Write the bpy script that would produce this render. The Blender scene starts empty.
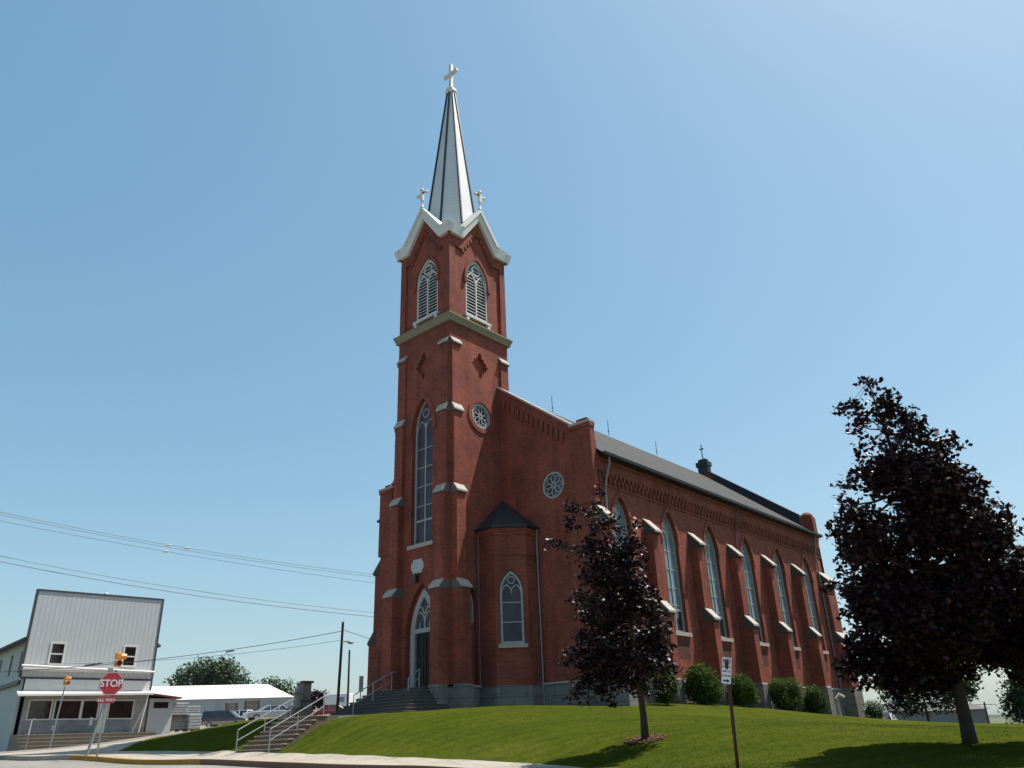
import bpy, bmesh, math, random
import numpy as np
from mathutils import Vector, Matrix, geometry
random.seed(7); rng = np.random.default_rng(7)
SC = bpy.context.scene; COL = SC.collection
R = math.radians
# ------------------------------------------------------------------ camera
F_PX = 784.0
_V = Vector((-67, -1724, 784)); _S = Vector((763, 327, 784))
_z = _V.normalized(); _x = (_S - _z*_S.dot(_z)).normalized(); _y = _z.cross(_x)
ROT = Matrix((_x, _y, _z))                     # picture axes (right, down, forward) -> world
def ray(px, py): return ROT @ Vector((px-512, py-384, F_PX))
def at(px, py, zc): return ray(px, py)*(zc/F_PX)      # a point of the photo at depth zc
cam_d = bpy.data.cameras.new('camera'); cam = bpy.data.objects.new('camera', cam_d); COL.objects.link(cam)
cam_d.sensor_width = 36; cam_d.lens = 36*F_PX/1024; cam_d.clip_start = .1; cam_d.clip_end = 12000
_m = Matrix((ROT @ Vector((1,0,0)), ROT @ Vector((0,-1,0)), ROT @ Vector((0,0,-1)))).transposed()
cam.matrix_world = _m.to_4x4()
SC.camera = cam
# ------------------------------------------------------------------ light
SUN = Vector((1.8, -1.0, 4.4)).normalized()
el = math.asin(SUN.z); az = math.atan2(SUN.x, SUN.y)
w = bpy.data.worlds.new('World'); SC.world = w; w.use_nodes = True
wn = w.node_tree.nodes; sky = wn.new('ShaderNodeTexSky'); sky.sky_type = 'NISHITA'
sky.sun_disc = False; sky.sun_elevation = el; sky.sun_rotation = az
sky.altitude = 200; sky.air_density = 1.25; sky.dust_density = 1.6; sky.ozone_density = .3
_sep = wn.new('ShaderNodeSeparateColor'); _com = wn.new('ShaderNodeCombineColor'); w.node_tree.links.new(sky.outputs[0], _sep.inputs[0])
SKY = .15
for i, (g, k) in enumerate(((.92, .745), (.70, .82), (.62, .87))):      # the film's response to the blue
    p = wn.new('ShaderNodeMath'); p.operation = 'POWER'; w.node_tree.links.new(_sep.outputs[i], p.inputs[0]); p.inputs[1].default_value = g
    q = wn.new('ShaderNodeMath'); q.operation = 'MULTIPLY'; w.node_tree.links.new(p.outputs[0], q.inputs[0]); q.inputs[1].default_value = k*SKY**(g-1)
    w.node_tree.links.new(q.outputs[0], _com.inputs[i])
w.node_tree.links.new(_com.outputs[0], wn['Background'].inputs[0]); wn['Background'].inputs[1].default_value = SKY*.6
sd = bpy.data.lights.new('sun', 'SUN'); so = bpy.data.objects.new('sun', sd); COL.objects.link(so)
sd.energy = 4.4; sd.angle = R(.53); sd.color = (1, .955, .88)
so.rotation_euler = SUN.to_track_quat('Z', 'Y').to_euler()
SC.view_settings.view_transform = 'Standard'; SC.view_settings.look = 'None'
SC.view_settings.exposure = .737; SC.view_settings.gamma = 1
SC.render.engine = 'CYCLES'; SC.cycles.max_bounces = 6; SC.cycles.use_denoising = True

# ------------------------------------------------------------------ materials
def new_mat(name):
    m = bpy.data.materials.new(name); m.use_nodes = True
    nt = m.node_tree; return m, nt, nt.nodes['Principled BSDF'], nt.nodes, nt.links
def node(nt, t, **k):
    n = nt.nodes.new(t)
    for a, b in k.items(): setattr(n, a, b)
    return n
def noise(nt, scale, detail=4, rough=.6, vec=None):
    n = node(nt, 'ShaderNodeTexNoise'); n.inputs['Scale'].default_value = scale
    n.inputs['Detail'].default_value = detail; n.inputs['Roughness'].default_value = rough
    nt.links.new(vec or pos(nt), n.inputs['Vector']); return n
def pos(nt):
    for n in nt.nodes:
        if n.type == 'NEW_GEOMETRY': return n.outputs['Position']
    return node(nt, 'ShaderNodeNewGeometry').outputs['Position']
def ramp(nt, fac, stops):
    n = node(nt, 'ShaderNodeValToRGB'); e = n.color_ramp.elements
    while len(e) < len(stops): e.new(.5)
    for s, (p, c) in zip(e, stops): s.position = p; s.color = (*c, 1)
    nt.links.new(fac, n.inputs[0]); return n.outputs[0]
def mixc(nt, fac, a, b, blend='MIX'):
    n = node(nt, 'ShaderNodeMix', data_type='RGBA', blend_type=blend)
    for s, v in ((0, fac), (6, a), (7, b)):
        if hasattr(v, 'node'): nt.links.new(v, n.inputs[s])
        elif s == 0: n.inputs[0].default_value = v
        else: n.inputs[s].default_value = (*v, 1)
    return n.outputs[2]
def stained(name, c, c2, scale=1.5, rough=.8, fine=18, bump=0, spec=.3, metal=0, amount=.5):
    m, nt, b, N, L = new_mat(name)
    n1 = noise(nt, scale, 5); n2 = noise(nt, fine, 3)
    col = mixc(nt, n1.outputs[0], c, c2)
    r2 = ramp(nt, n2.outputs[0], [(.3, (1-.28*amount*2,)*3), (.7, (1, 1, 1))])
    col = mixc(nt, 1.0, col, r2, 'MULTIPLY')
    L.new(col, b.inputs['Base Color']); b.inputs['Roughness'].default_value = rough
    b.inputs['Specular IOR Level'].default_value = spec; b.inputs['Metallic'].default_value = metal
    if bump:
        bp = node(nt, 'ShaderNodeBump'); bp.inputs['Strength'].default_value = bump; bp.inputs['Distance'].default_value = .05
        L.new(n2.outputs[0], bp.inputs['Height']); L.new(bp.outputs[0], b.inputs['Normal'])
    return m
def paving(name, c, c2, bw, bh, joint=.012, scale=1.2):
    m, nt, b, N, L = new_mat(name)
    br = node(nt, 'ShaderNodeTexBrick'); L.new(pos(nt), br.inputs['Vector']); br.offset = 0
    br.inputs['Color1'].default_value = (*c, 1); br.inputs['Color2'].default_value = (*[v*.9 for v in c], 1); br.inputs['Mortar'].default_value = (*[v*.35 for v in c], 1)
    br.inputs['Scale'].default_value = 1; br.inputs['Brick Width'].default_value = bw; br.inputs['Row Height'].default_value = bh; br.inputs['Mortar Size'].default_value = joint
    n1 = noise(nt, scale, 6, .65); col = mixc(nt, 1, br.outputs[0], ramp(nt, n1.outputs[0], [(.3, [v2/v1 for v1, v2 in zip(c, c2)]), (.65, (1.08, 1.07, 1.05))]), 'MULTIPLY')
    vo = node(nt, 'ShaderNodeTexVoronoi', feature='DISTANCE_TO_EDGE'); vo.inputs['Scale'].default_value = .35
    nw = noise(nt, 1.4, 4); mv = node(nt, 'ShaderNodeVectorMath', operation='MULTIPLY_ADD'); L.new(nw.outputs[1], mv.inputs[0]); mv.inputs[1].default_value = (.8, .8, .8); L.new(pos(nt), mv.inputs[2]); L.new(mv.outputs[0], vo.inputs['Vector'])
    col = mixc(nt, 1, col, ramp(nt, vo.outputs[0], [(.0, (.45, .44, .43)), (.006, (1, 1, 1))]), 'MULTIPLY')   # cracks
    n2 = noise(nt, 11, 3); col = mixc(nt, 1, col, ramp(nt, n2.outputs[0], [(.3, (.86, .86, .86)), (.7, (1.04, 1.04, 1.04))]), 'MULTIPLY')
    L.new(col, b.inputs['Base Color']); b.inputs['Roughness'].default_value = .9; b.inputs['Specular IOR Level'].default_value = .25; return m
def facing_uv(nt):
    """(across, up) on upright walls whichever way they face"""
    g = node(nt, 'ShaderNodeNewGeometry'); s = node(nt, 'ShaderNodeSeparateXYZ'); nt.links.new(g.outputs['Position'], s.inputs[0])
    sn = node(nt, 'ShaderNodeSeparateXYZ'); nt.links.new(g.outputs['True Normal'], sn.inputs[0])
    ab = node(nt, 'ShaderNodeMath', operation='ABSOLUTE'); nt.links.new(sn.outputs[0], ab.inputs[0])
    gt = node(nt, 'ShaderNodeMath', operation='GREATER_THAN'); nt.links.new(ab.outputs[0], gt.inputs[0]); gt.inputs[1].default_value = .6
    mx = node(nt, 'ShaderNodeMix', data_type='FLOAT'); nt.links.new(gt.outputs[0], mx.inputs[0]); nt.links.new(s.outputs[0], mx.inputs[2]); nt.links.new(s.outputs[1], mx.inputs[3])
    c = node(nt, 'ShaderNodeCombineXYZ'); nt.links.new(mx.outputs[0], c.inputs[0]); nt.links.new(s.outputs[2], c.inputs[1])
    return c.outputs[0]
def masonry(name, c1, c2, mortar, bw, bh, ms, stain=(.55, 1.0), bump=.3, streak=0):
    m, nt, b, N, L = new_mat(name)
    uv = facing_uv(nt)
    br = node(nt, 'ShaderNodeTexBrick'); L.new(uv, br.inputs['Vector'])
    br.inputs['Color1'].default_value = (*c1, 1); br.inputs['Color2'].default_value = (*c2, 1); br.inputs['Mortar'].default_value = (*mortar, 1)
    br.inputs['Scale'].default_value = 1; br.inputs['Brick Width'].default_value = bw; br.inputs['Row Height'].default_value = bh
    br.inputs['Mortar Size'].default_value = ms; br.inputs['Mortar Smooth'].default_value = .3; br.inputs['Bias'].default_value = -.1
    n1 = noise(nt, .35, 6, .65)
    st = ramp(nt, n1.outputs[0], [(.3, (stain[0],)*3), (.62, (stain[1],)*3)])
    mp = node(nt, 'ShaderNodeMapping'); mp.inputs['Scale'].default_value = (1.3, 9, 1); L.new(uv, mp.inputs['Vector'])
    n2 = noise(nt, 1, 4, .6, mp.outputs[0])            # courses laid from different firings
    st2 = ramp(nt, n2.outputs[0], [(.3, (.74,)*3), (.7, (1.12,)*3)])
    col = mixc(nt, 1.0, mixc(nt, 1.0, br.outputs[0], st, 'MULTIPLY'), st2, 'MULTIPLY')
    if streak:
        m3 = node(nt, 'ShaderNodeMapping'); m3.inputs['Scale'].default_value = (1.9, .13, 1); L.new(uv, m3.inputs['Vector'])
        n3 = noise(nt, 1, 5, .7, m3.outputs[0])        # rain streaks run down the wall
        col = mixc(nt, 1.0, col, ramp(nt, n3.outputs[0], [(.32, (1-streak,)*3), (.5, (1, 1, 1)), (.72, (1.1, 1.06, 1.05))]), 'MULTIPLY')
        n4 = noise(nt, .9, 3, .5); col = mixc(nt, 1.0, col, ramp(nt, n4.outputs[0], [(.35, (.86, .9, .95)), (.65, (1.12, 1.06, 1.0))]), 'MULTIPLY')
    L.new(col, b.inputs['Base Color']); b.inputs['Roughness'].default_value = .85; b.inputs['Specular IOR Level'].default_value = .25
    bp = node(nt, 'ShaderNodeBump'); bp.inputs['Strength'].default_value = bump; bp.inputs['Distance'].default_value = .02
    L.new(br.outputs['Fac'], bp.inputs['Height']); bp.invert = True; L.new(bp.outputs[0], b.inputs['Normal'])
    return m
def banded(name, c, dark, axis, period, duty, rough=.6, spec=.4, bump=.6, scale=.8, metal=0):
    """boards, ribs or courses: a dark joint every period along an object axis"""
    m, nt, b, N, L = new_mat(name)
    tc = node(nt, 'ShaderNodeTexCoord'); s = node(nt, 'ShaderNodeSeparateXYZ'); L.new(tc.outputs['Object'], s.inputs[0])
    d = node(nt, 'ShaderNodeMath', operation='DIVIDE'); L.new(s.outputs[axis], d.inputs[0]); d.inputs[1].default_value = period
    f = node(nt, 'ShaderNodeMath', operation='FRACT'); L.new(d.outputs[0], f.inputs[0])
    g = node(nt, 'ShaderNodeMath', operation='LESS_THAN'); L.new(f.outputs[0], g.inputs[0]); g.inputs[1].default_value = duty
    n1 = noise(nt, scale, 5); base = mixc(nt, n1.outputs[0], c, [v*.82 for v in c])
    L.new(mixc(nt, g.outputs[0], base, dark), b.inputs['Base Color'])
    b.inputs['Roughness'].default_value = rough; b.inputs['Specular IOR Level'].default_value = spec; b.inputs['Metallic'].default_value = metal
    bp = node(nt, 'ShaderNodeBump'); bp.inputs['Strength'].default_value = bump; bp.inputs['Distance'].default_value = .02
    L.new(g.outputs[0], bp.inputs['Height']); bp.invert = True; L.new(bp.outputs[0], b.inputs['Normal'])
    return m
def leafy(name, stops, rough=.5, spec=.4, trans=.0):
    m, nt, b, N, L = new_mat(name)
    g = node(nt, 'ShaderNodeNewGeometry')
    n1 = noise(nt, .9, 3)
    mx = node(nt, 'ShaderNodeMath', operation='MULTIPLY_ADD'); L.new(g.outputs['Random Per Island'], mx.inputs[0]); mx.inputs[1].default_value = .6
    a2 = node(nt, 'ShaderNodeMath', operation='MULTIPLY'); L.new(n1.outputs[0], a2.inputs[0]); a2.inputs[1].default_value = .4; L.new(a2.outputs[0], mx.inputs[2])
    c = ramp(nt, mx.outputs[0], stops)
    L.new(c, b.inputs['Base Color']); b.inputs['Roughness'].default_value = rough; b.inputs['Specular IOR Level'].default_value = spec
    if trans:
        t = node(nt, 'ShaderNodeBsdfTranslucent'); L.new(c, t.inputs[0]); x = node(nt, 'ShaderNodeMixShader'); x.inputs[0].default_value = trans
        L.new(b.outputs[0], x.inputs[1]); L.new(t.outputs[0], x.inputs[2]); L.new(x.outputs[0], N['Material Output'].inputs[0])
    return m
def paint(name, c, rough=.35, spec=.5, metal=0, coat=0):
    m, nt, b, N, L = new_mat(name)
    n = noise(nt, 3, 4); L.new(mixc(nt, n.outputs[0], c, [v*.85 for v in c]), b.inputs['Base Color'])
    b.inputs['Roughness'].default_value = rough; b.inputs['Specular IOR Level'].default_value = spec; b.inputs['Metallic'].default_value = metal
    b.inputs['Coat Weight'].default_value = coat; return m
M = {}
M['brick'] = masonry('red_brick', (.315, .068, .038), (.215, .044, .028), (.22, .085, .065), .23, .085, .014, (.68, 1.08), .3, .32)
M['brick_dark'] = masonry('dark_brick', (.13, .042, .03), (.10, .032, .024), (.10, .055, .045), .22, .085, .012, (.75, 1.0))
M['stone'] = masonry('limestone_blocks', (.22, .20, .175), (.165, .152, .135), (.12, .11, .10), .95, .52, .022, (.7, 1.05))
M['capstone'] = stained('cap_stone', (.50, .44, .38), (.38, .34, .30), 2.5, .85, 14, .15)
M['towercap_shade'] = stained('shade_grey_cap_block', (.17, .155, .14), (.12, .11, .10), 2.5, .9, 14, .15)  # tower wedges, darkened to stand for the shaded sides of the caps
M['capblock_shade'] = stained('shade_dark_cap_block', (.10, .088, .075), (.07, .062, .055), 2.5, .9, 14, .15)  # nave wedges, darker still: shade on the cap sides is in the colour
M['belt'] = stained('belt_stone', (.33, .27, .185), (.23, .20, .145), 1.8, .85, 12, .15)
M['white'] = stained('white_wood', (.74, .72, .68), (.62, .60, .57), 1.6, .5, 10, 0, .4, 0, .25)
M['frame'] = stained('window_frame_paint', (.40, .41, .41), (.31, .32, .325), 3, .5, 14, 0, .4, 0, .3)
M['louver'] = stained('louver_paint', (.66, .65, .62), (.54, .53, .51), 3, .5, 14, 0, .4, 0, .3)
M['dark'] = stained('dark_void', (.012, .012, .014), (.008, .008, .01), 2, .7)
M['door'] = stained('dark_door_wood', (.022, .02, .022), (.014, .013, .015), 3, .45, 20, .1)
M['spire'] = banded('spire_shingles', (.66, .665, .68), (.50, .50, .515), 2, .30, .12, .55, .35, .3)
M['seam'] = stained('ridge_metal', (.02, .024, .034), (.014, .017, .026), 2, .4)
M['roof'] = masonry('asphalt_shingles', (.052, .049, .047), (.040, .038, .036), (.03, .029, .028), .35, .12, .01, (.85, 1.05))
M['gutter'] = stained('gutter_paint', (.022, .02, .02), (.016, .014, .014), 2, .5)
M['bay_roof'] = stained('bay_roof_metal', (.018, .035, .042), (.012, .024, .03), 2, .4, 12, 0, .5)
M['pipe'] = stained('downpipe_metal', (.30, .30, .30), (.20, .20, .205), 3, .45, 14, 0, .5, .3)
M['brownpipe'] = stained('brown_pipe', (.12, .075, .06), (.09, .055, .045), 3, .5)
def glass(name, c, c2, rough=.12, spec=.8):
    m, nt, b, N, L = new_mat(name)
    n = noise(nt, 1.1, 4); L.new(ramp(nt, n.outputs[0], [(.35, c), (.65, c2)]), b.inputs['Base Color'])
    b.inputs['Roughness'].default_value = rough; b.inputs['Specular IOR Level'].default_value = spec
    n2 = noise(nt, .8, 2); bp = node(nt, 'ShaderNodeBump'); bp.inputs['Strength'].default_value = .15; bp.inputs['Distance'].default_value = .06
    L.new(n2.outputs[0], bp.inputs['Height']); L.new(bp.outputs[0], b.inputs['Normal']); return m
M['glass_blue'] = glass('pale_storm_glass', (.11, .185, .235), (.19, .265, .30), .15, 1.0)
M['glass_grey'] = glass('grey_storm_glass', (.04, .038, .05), (.062, .06, .075), .3, .25)
M['glass_dark'] = glass('dark_glass', (.02, .022, .03), (.035, .036, .045), .1, .8)
M['shop_glass'] = glass('shop_window_glass', (.018, .013, .014), (.045, .022, .022), .08, .6)
M['concrete'] = paving('pale_concrete', (.37, .325, .265), (.27, .24, .195), 1.6, 1.6)
M['street'] = paving('street_concrete', (.25, .232, .21), (.18, .168, .15), 4.5, 4.5, .02, .5)
M['kerb'] = stained('kerb_concrete', (.22, .115, .08), (.15, .085, .065), 1.2, .9, 9, .1)
M['yellow'] = stained('yellow_kerb_paint', (.46, .25, .025), (.33, .18, .035), 1.8, .8, 6, .1, .3, 0, .7)
M['step'] = stained('brown_step_stone', (.19, .14, .10), (.13, .10, .075), 1.4, .9, 9, .1)
M['step_grey'] = stained('grey_step_stone', (.12, .10, .09), (.09, .076, .07), 1.4, .9, 9, .1)
M['tread_lit'] = stained('sunlit_tread', (.42, .33, .25), (.30, .24, .19), 1.4, .9, 9, .1)  # paler than the risers: sunlight on the nosings put into the colour
M['rail'] = stained('galvanised_rail', (.42, .42, .42), (.32, .32, .33), 4, .4, 20, 0, .5, .4)
M['wood_pole'] = stained('creosoted_pole', (.075, .06, .052), (.045, .037, .034), 2, .9, 20, .2)
M['rust'] = stained('rusty_post', (.075, .035, .028), (.05, .025, .022), 4, .7, 20, .1)
M['wire'] = paint('cable', (.05, .055, .07), .6)
M['galv'] = stained('galvanised_post', (.33, .33, .33), (.25, .25, .255), 4, .5, 16, 0, .5, .3)
M['red_sign'] = paint('red_sign_sheet', (.42, .022, .035), .45)
M['white_sign'] = paint('white_sign_sheet', (.70, .70, .70), .5)
M['sign_grey'] = paint('bare_sign_back', (.30, .31, .32), .4, .5, .4)
M['black'] = paint('black_lettering', (.02, .02, .02), .5)
M['amber'] = paint('amber_housing', (.62, .24, .015), .4)
M['amber_lens'] = paint('amber_lens', (.75, .42, .03), .2)
M['red_lens'] = paint('red_lens', (.13, .015, .012), .2)
M['bark'] = stained('tree_bark', (.10, .075, .06), (.055, .042, .035), 5, .95, 26, .4)
M['maroon'] = leafy('maroon_leaves', [(.15, (.006, .0025, .004)), (.5, (.015, .005, .007)), (.8, (.034, .010, .012)), (.95, (.12, .04, .042))], .42, .22, .0)
M['green'] = leafy('green_leaves', [(.15, (.02, .042, .014)), (.55, (.042, .08, .022)), (.9, (.075, .12, .035))], .5, .35, .15)
M['dark_green'] = leafy('dark_green_leaves', [(.15, (.012, .028, .014)), (.55, (.028, .055, .024)), (.9, (.05, .085, .04))], .55, .3, .1)
M['yew'] = leafy('shrub_sprigs', [(.2, (.018, .038, .006)), (.55, (.045, .08, .012)), (.9, (.11, .155, .02))], .7, .12, .25)
M['mulch'] = stained('red_mulch', (.14, .065, .028), (.07, .045, .02), 6, .95, 30, .4)
# lawn: long mower passes, clover and dry patches
def lawn_mat(name, k=1.0):
    m, nt, b, N, L = new_mat(name)
    n1 = noise(nt, .28, 5, .6); n2 = noise(nt, 3.2, 5, .7); n3 = noise(nt, 34, 3, .7)
    c = ramp(nt, n1.outputs[0], [(.3, (.046*k, .064*k, .008*k)), (.55, (.064*k, .079*k, .0105*k)), (.75, (.084*k, .092*k, .016*k))])
    c = mixc(nt, 1, c, ramp(nt, n2.outputs[0], [(.28, (.66, .76, .7)), (.5, (1, 1, 1)), (.72, (1.36, 1.2, 1.15))]), 'MULTIPLY')
    c = mixc(nt, 1, c, ramp(nt, n3.outputs[0], [(.3, (.62, .66, .6)), (.7, (1.15, 1.12, 1.1))]), 'MULTIPLY')
    wv = node(nt, 'ShaderNodeTexWave', wave_type='BANDS', bands_direction='Y'); wv.inputs['Scale'].default_value = .32; wv.inputs['Distortion'].default_value = 1.5; wv.inputs['Detail'].default_value = 2
    mp = node(nt, 'ShaderNodeMapping'); mp.inputs['Rotation'].default_value = (0, 0, R(14)); L.new(pos(nt), mp.inputs[0]); L.new(mp.outputs[0], wv.inputs[0])
    c = mixc(nt, 1, c, ramp(nt, wv.outputs[0], [(.3, (.92, .94, .95)), (.7, (1.06, 1.04, 1.0))]), 'MULTIPLY')
    L.new(c, b.inputs['Base Color']); b.inputs['Roughness'].default_value = .95; b.inputs['Specular IOR Level'].default_value = 0
    bp = node(nt, 'ShaderNodeBump'); bp.inputs['Strength'].default_value = .7; bp.inputs['Distance'].default_value = .06
    L.new(n3.outputs[0], bp.inputs['Height']); L.new(bp.outputs[0], b.inputs['Normal']); return m
M['lawn'] = lawn_mat('mown_grass')
M['blade'] = leafy('grass_blades', [(.15, (.046, .064, .008)), (.55, (.066, .080, .012)), (.92, (.095, .098, .022))], .8, .1, .35)
M['field'] = stained('far_fields', (.085, .10, .04), (.13, .125, .07), .02, .95, 1.2)
M['gravel'] = stained('gravel_lot', (.25, .225, .19), (.20, .18, .155), .4, .95, 9, .1)
M['hill'] = stained('wooded_hill', (.03, .045, .025), (.045, .06, .03), .02, .95, .15)
M['siding'] = banded('ribbed_steel_siding', (.54, .54, .55), (.41, .41, .425), 0, .36, .16, .45, .4, .8)
M['clap'] = banded('white_clapboard', (.50, .50, .50), (.32, .325, .33), 2, .18, .12, .6, .3, .8)
M['trim'] = paint('dark_trim', (.05, .042, .05), .5)
M['blockwall'] = masonry('painted_block', (.42, .385, .35), (.36, .335, .31), (.30, .285, .27), .4, .2, .015)
M['bluewall'] = masonry('blue_grey_block', (.30, .315, .345), (.26, .275, .305), (.22, .23, .25), .4, .2, .015)
M['shop_roof'] = stained('grey_shop_roof', (.16, .15, .145), (.12, .115, .11), 1.5, .9, 9)
M['red_roof'] = paint('dark_red_metal', (.16, .035, .03), .5)
M['white_roof'] = banded('white_metal_roof', (.80, .81, .83), (.66, .67, .70), 0, .6, .06, .4, .5, .4)
M['shed'] = banded('white_shed_wall', (.40, .41, .425), (.32, .33, .345), 0, .5, .08, .5, .4, .5)
M['grey_door'] = paint('grey_door_panel', (.32, .33, .34), .5)
M['wrap'] = stained('plastic_wrapped_sacks', (.48, .48, .48), (.27, .275, .285), 1.8, .4, 5, .4)
M['pallet'] = stained('pallet_wood', (.22, .10, .055), (.15, .075, .045), 2, .9, 10)
M['navy'] = paint('navy_car_paint', (.02, .027, .05), .25, .5, 0, .8)
M['tan'] = paint('tan_car_paint', (.34, .28, .23), .3, .5, 0, .8)
M['carwhite'] = paint('white_car_paint', (.72, .72, .72), .3, .5, 0, .8)
M['silver'] = paint('silver_car_paint', (.40, .43, .46), .3, .5, .3, .8)
M['carred'] = paint('red_car_paint', (.28, .02, .03), .3, .5, 0, .8)
M['tyre'] = paint('tyre_rubber', (.02, .02, .02), .85)
M['rim'] = paint('wheel_rim', (.5, .5, .5), .35, .5, .6)
M['taillight'] = paint('tail_lamp', (.3, .01, .01), .2)
M['lamp_lens'] = paint('head_lamp', (.7, .7, .68), .15)
M['statue'] = stained('weathered_statue', (.40, .39, .37), (.26, .255, .25), 4, .9, 12, .2)
M['rubble'] = masonry('rubble_pillar', (.42, .34, .26), (.26, .21, .16), (.36, .32, .28), .42, .28, .05, (.6, 1.05))
M['plaque'] = stained('pale_plaque', (.56, .55, .53), (.46, .455, .44), 4, .7, 14)
M['brass'] = paint('lantern_metal', (.05, .045, .035), .4, .5, .5)

# ------------------------------------------------------------------ mesh helpers
ORG = {}
class MB:
    def __init__(s): s.v = []; s.f = []
    def add(s, vs, fs):
        o = len(s.v); s.v += [tuple(p) for p in vs]; s.f += [tuple(i+o for i in q) for q in fs]; return s
    def box(s, a, b):
        (x0, y0, z0), (x1, y1, z1) = a, b
        x0, x1 = sorted((x0, x1)); y0, y1 = sorted((y0, y1)); z0, z1 = sorted((z0, z1))
        return s.add([(x0,y0,z0),(x1,y0,z0),(x1,y1,z0),(x0,y1,z0),(x0,y0,z1),(x1,y0,z1),(x1,y1,z1),(x0,y1,z1)],
                     [(3,2,1,0),(4,5,6,7),(0,1,5,4),(1,2,6,5),(2,3,7,6),(3,0,4,7)])
    def tube(s, pts, r, n=8, caps=True):
        pts = [Vector(p) for p in pts]; rs = r if isinstance(r, (list, tuple)) else [r]*len(pts)
        o = len(s.v); ref = None
        for i, p in enumerate(pts):
            d = (pts[min(i+1, len(pts)-1)] - pts[max(i-1, 0)]).normalized()
            if ref is None: ref = d.orthogonal().normalized()
            ref = (ref - d*ref.dot(d)).normalized(); q = d.cross(ref)
            for k in range(n):
                t = 2*math.pi*k/n; s.v.append(tuple(p + (ref*math.cos(t) + q*math.sin(t))*rs[i]))
        for i in range(len(pts)-1):
            for k in range(n):
                a = o+i*n+k; b = o+i*n+(k+1) % n; s.f.append((a, b, b+n, a+n))
        if caps: s.f.append(tuple(o+k for k in range(n))[::-1]); s.f.append(tuple(o+(len(pts)-1)*n+k for k in range(n)))
        return s
    def prism(s, poly, O, U, V, N, t, d0=0):
        """polygon (u,v) extruded from d0 to d0-t along N"""
        return s.plate(poly, [], O, U, V, N, t, d0)
    def plate(s, outer, holes, O, U, V, N, t, d0=0):
        O, U, V, N = Vector(O), Vector(U), Vector(V), Vector(N)
        loops = [outer]+list(holes); flat = [p for l in loops for p in l]
        tri = geometry.tessellate_polygon([[Vector((p[0], p[1], 0)) for p in l] for l in loops])
        n = len(flat); o = len(s.v)
        for d in (d0, d0-t):
            for p in flat: s.v.append(tuple(O+U*p[0]+V*p[1]+N*d))
        flip = U.cross(V).dot(N) < 0
        for q in tri:
            a, b, c = [Vector((*flat[i], 0)) for i in q]
            if ((b-a).cross(c-a).z < 0) != flip: q = q[::-1]
            s.f.append(tuple(i+o for i in q)); s.f.append(tuple(i+o+n for i in q[::-1]))
        k = 0
        for l in loops:
            m = len(l)
            for i in range(m):
                a = o+k+i; b = o+k+(i+1) % m; s.f.append((a, b, b+n, a+n))
            k += m
        return s
    def ribbon(s, pts, wd, O, U, V, N, t, d0=0):
        """a bar of width wd following a polyline in a wall's plane"""
        P = [Vector((p[0], p[1])) for p in pts]; L_, R_ = [], []
        for i, p in enumerate(P):
            d = (P[min(i+1, len(P)-1)] - P[max(i-1, 0)]).normalized(); q = Vector((-d.y, d.x))*wd/2
            L_.append(tuple(p+q)); R_.append(tuple(p-q))
        O, U, V, N = Vector(O), Vector(U), Vector(V), Vector(N); o = len(s.v); m = len(P)
        for d in (d0, d0-t):
            for l in (L_, R_):
                for p in l: s.v.append(tuple(O+U*p[0]+V*p[1]+N*d))
        for i in range(m-1):
            a = o+i
            s.f += [(a, a+m, a+m+1, a+1), (a+2*m, a+2*m+1, a+3*m+1, a+3*m), (a, a+1, a+2*m+1, a+2*m), (a+m, a+3*m, a+3*m+1, a+m+1)]
        s.f += [(o, o+2*m, o+3*m, o+m), (o+m-1, o+2*m-1, o+4*m-1, o+3*m-1)]
        return s
    def lathe(s, prof, c, n=14, sx=1, sy=1):
        o = len(s.v)
        for r, z in prof:
            for k in range(n):
                t = 2*math.pi*k/n; s.v.append((c[0]+r*sx*math.cos(t), c[1]+r*sy*math.sin(t), c[2]+z))
        for i in range(len(prof)-1):
            for k in range(n):
                a = o+i*n+k; b = o+i*n+(k+1) % n; s.f.append((a, b, b+n, a+n))
        s.f.append(tuple(o+k for k in range(n))[::-1]); s.f.append(tuple(o+(len(prof)-1)*n+k for k in range(n)))
        return s
    def ball(s, c, r, sx=1, sy=1, sz=1, n=12):
        return s.lathe([(max(.001, r*math.sin(math.pi*i/8)), -r*sz*math.cos(math.pi*i/8)) for i in range(9)], c, n, sx, sy)
    def build(s, name, mat, parent=None, local=False, bevel=0, smooth=False, normals=True):
        off = Vector((0, 0, 0)) if (local or parent is None) else ORG[parent.name]
        me = bpy.data.meshes.new(name)
        me.from_pydata([tuple(Vector(p)-off) for p in s.v], [], s.f)
        if normals:
            bm = bmesh.new(); bm.from_mesh(me); bmesh.ops.recalc_face_normals(bm, faces=bm.faces); bm.to_mesh(me); bm.free()
        me.materials.append(mat); o = bpy.data.objects.new(name, me); COL.objects.link(o)
        if parent: o.parent = parent
        ORG[o.name] = off
        if smooth:
            for p in me.polygons: p.use_smooth = True
        if bevel:
            md = o.modifiers.new('bevel', 'BEVEL'); md.width = bevel; md.segments = 2; md.limit_method = 'ANGLE'
        return o
def tag(o, label=None, cat=None, group=None, kind=None):
    for k, v in (('label', label), ('category', cat), ('group', group), ('kind', kind)):
        if v: o[k] = v
    return o
def thing(name, loc, label, cat, group=None, rz=0):
    o = bpy.data.objects.new(name, None); COL.objects.link(o); o.location = loc; o.rotation_euler = (0, 0, rz)
    o.empty_display_size = .2; ORG[o.name] = Vector(loc); tag(o, label, cat, group); return o
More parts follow.
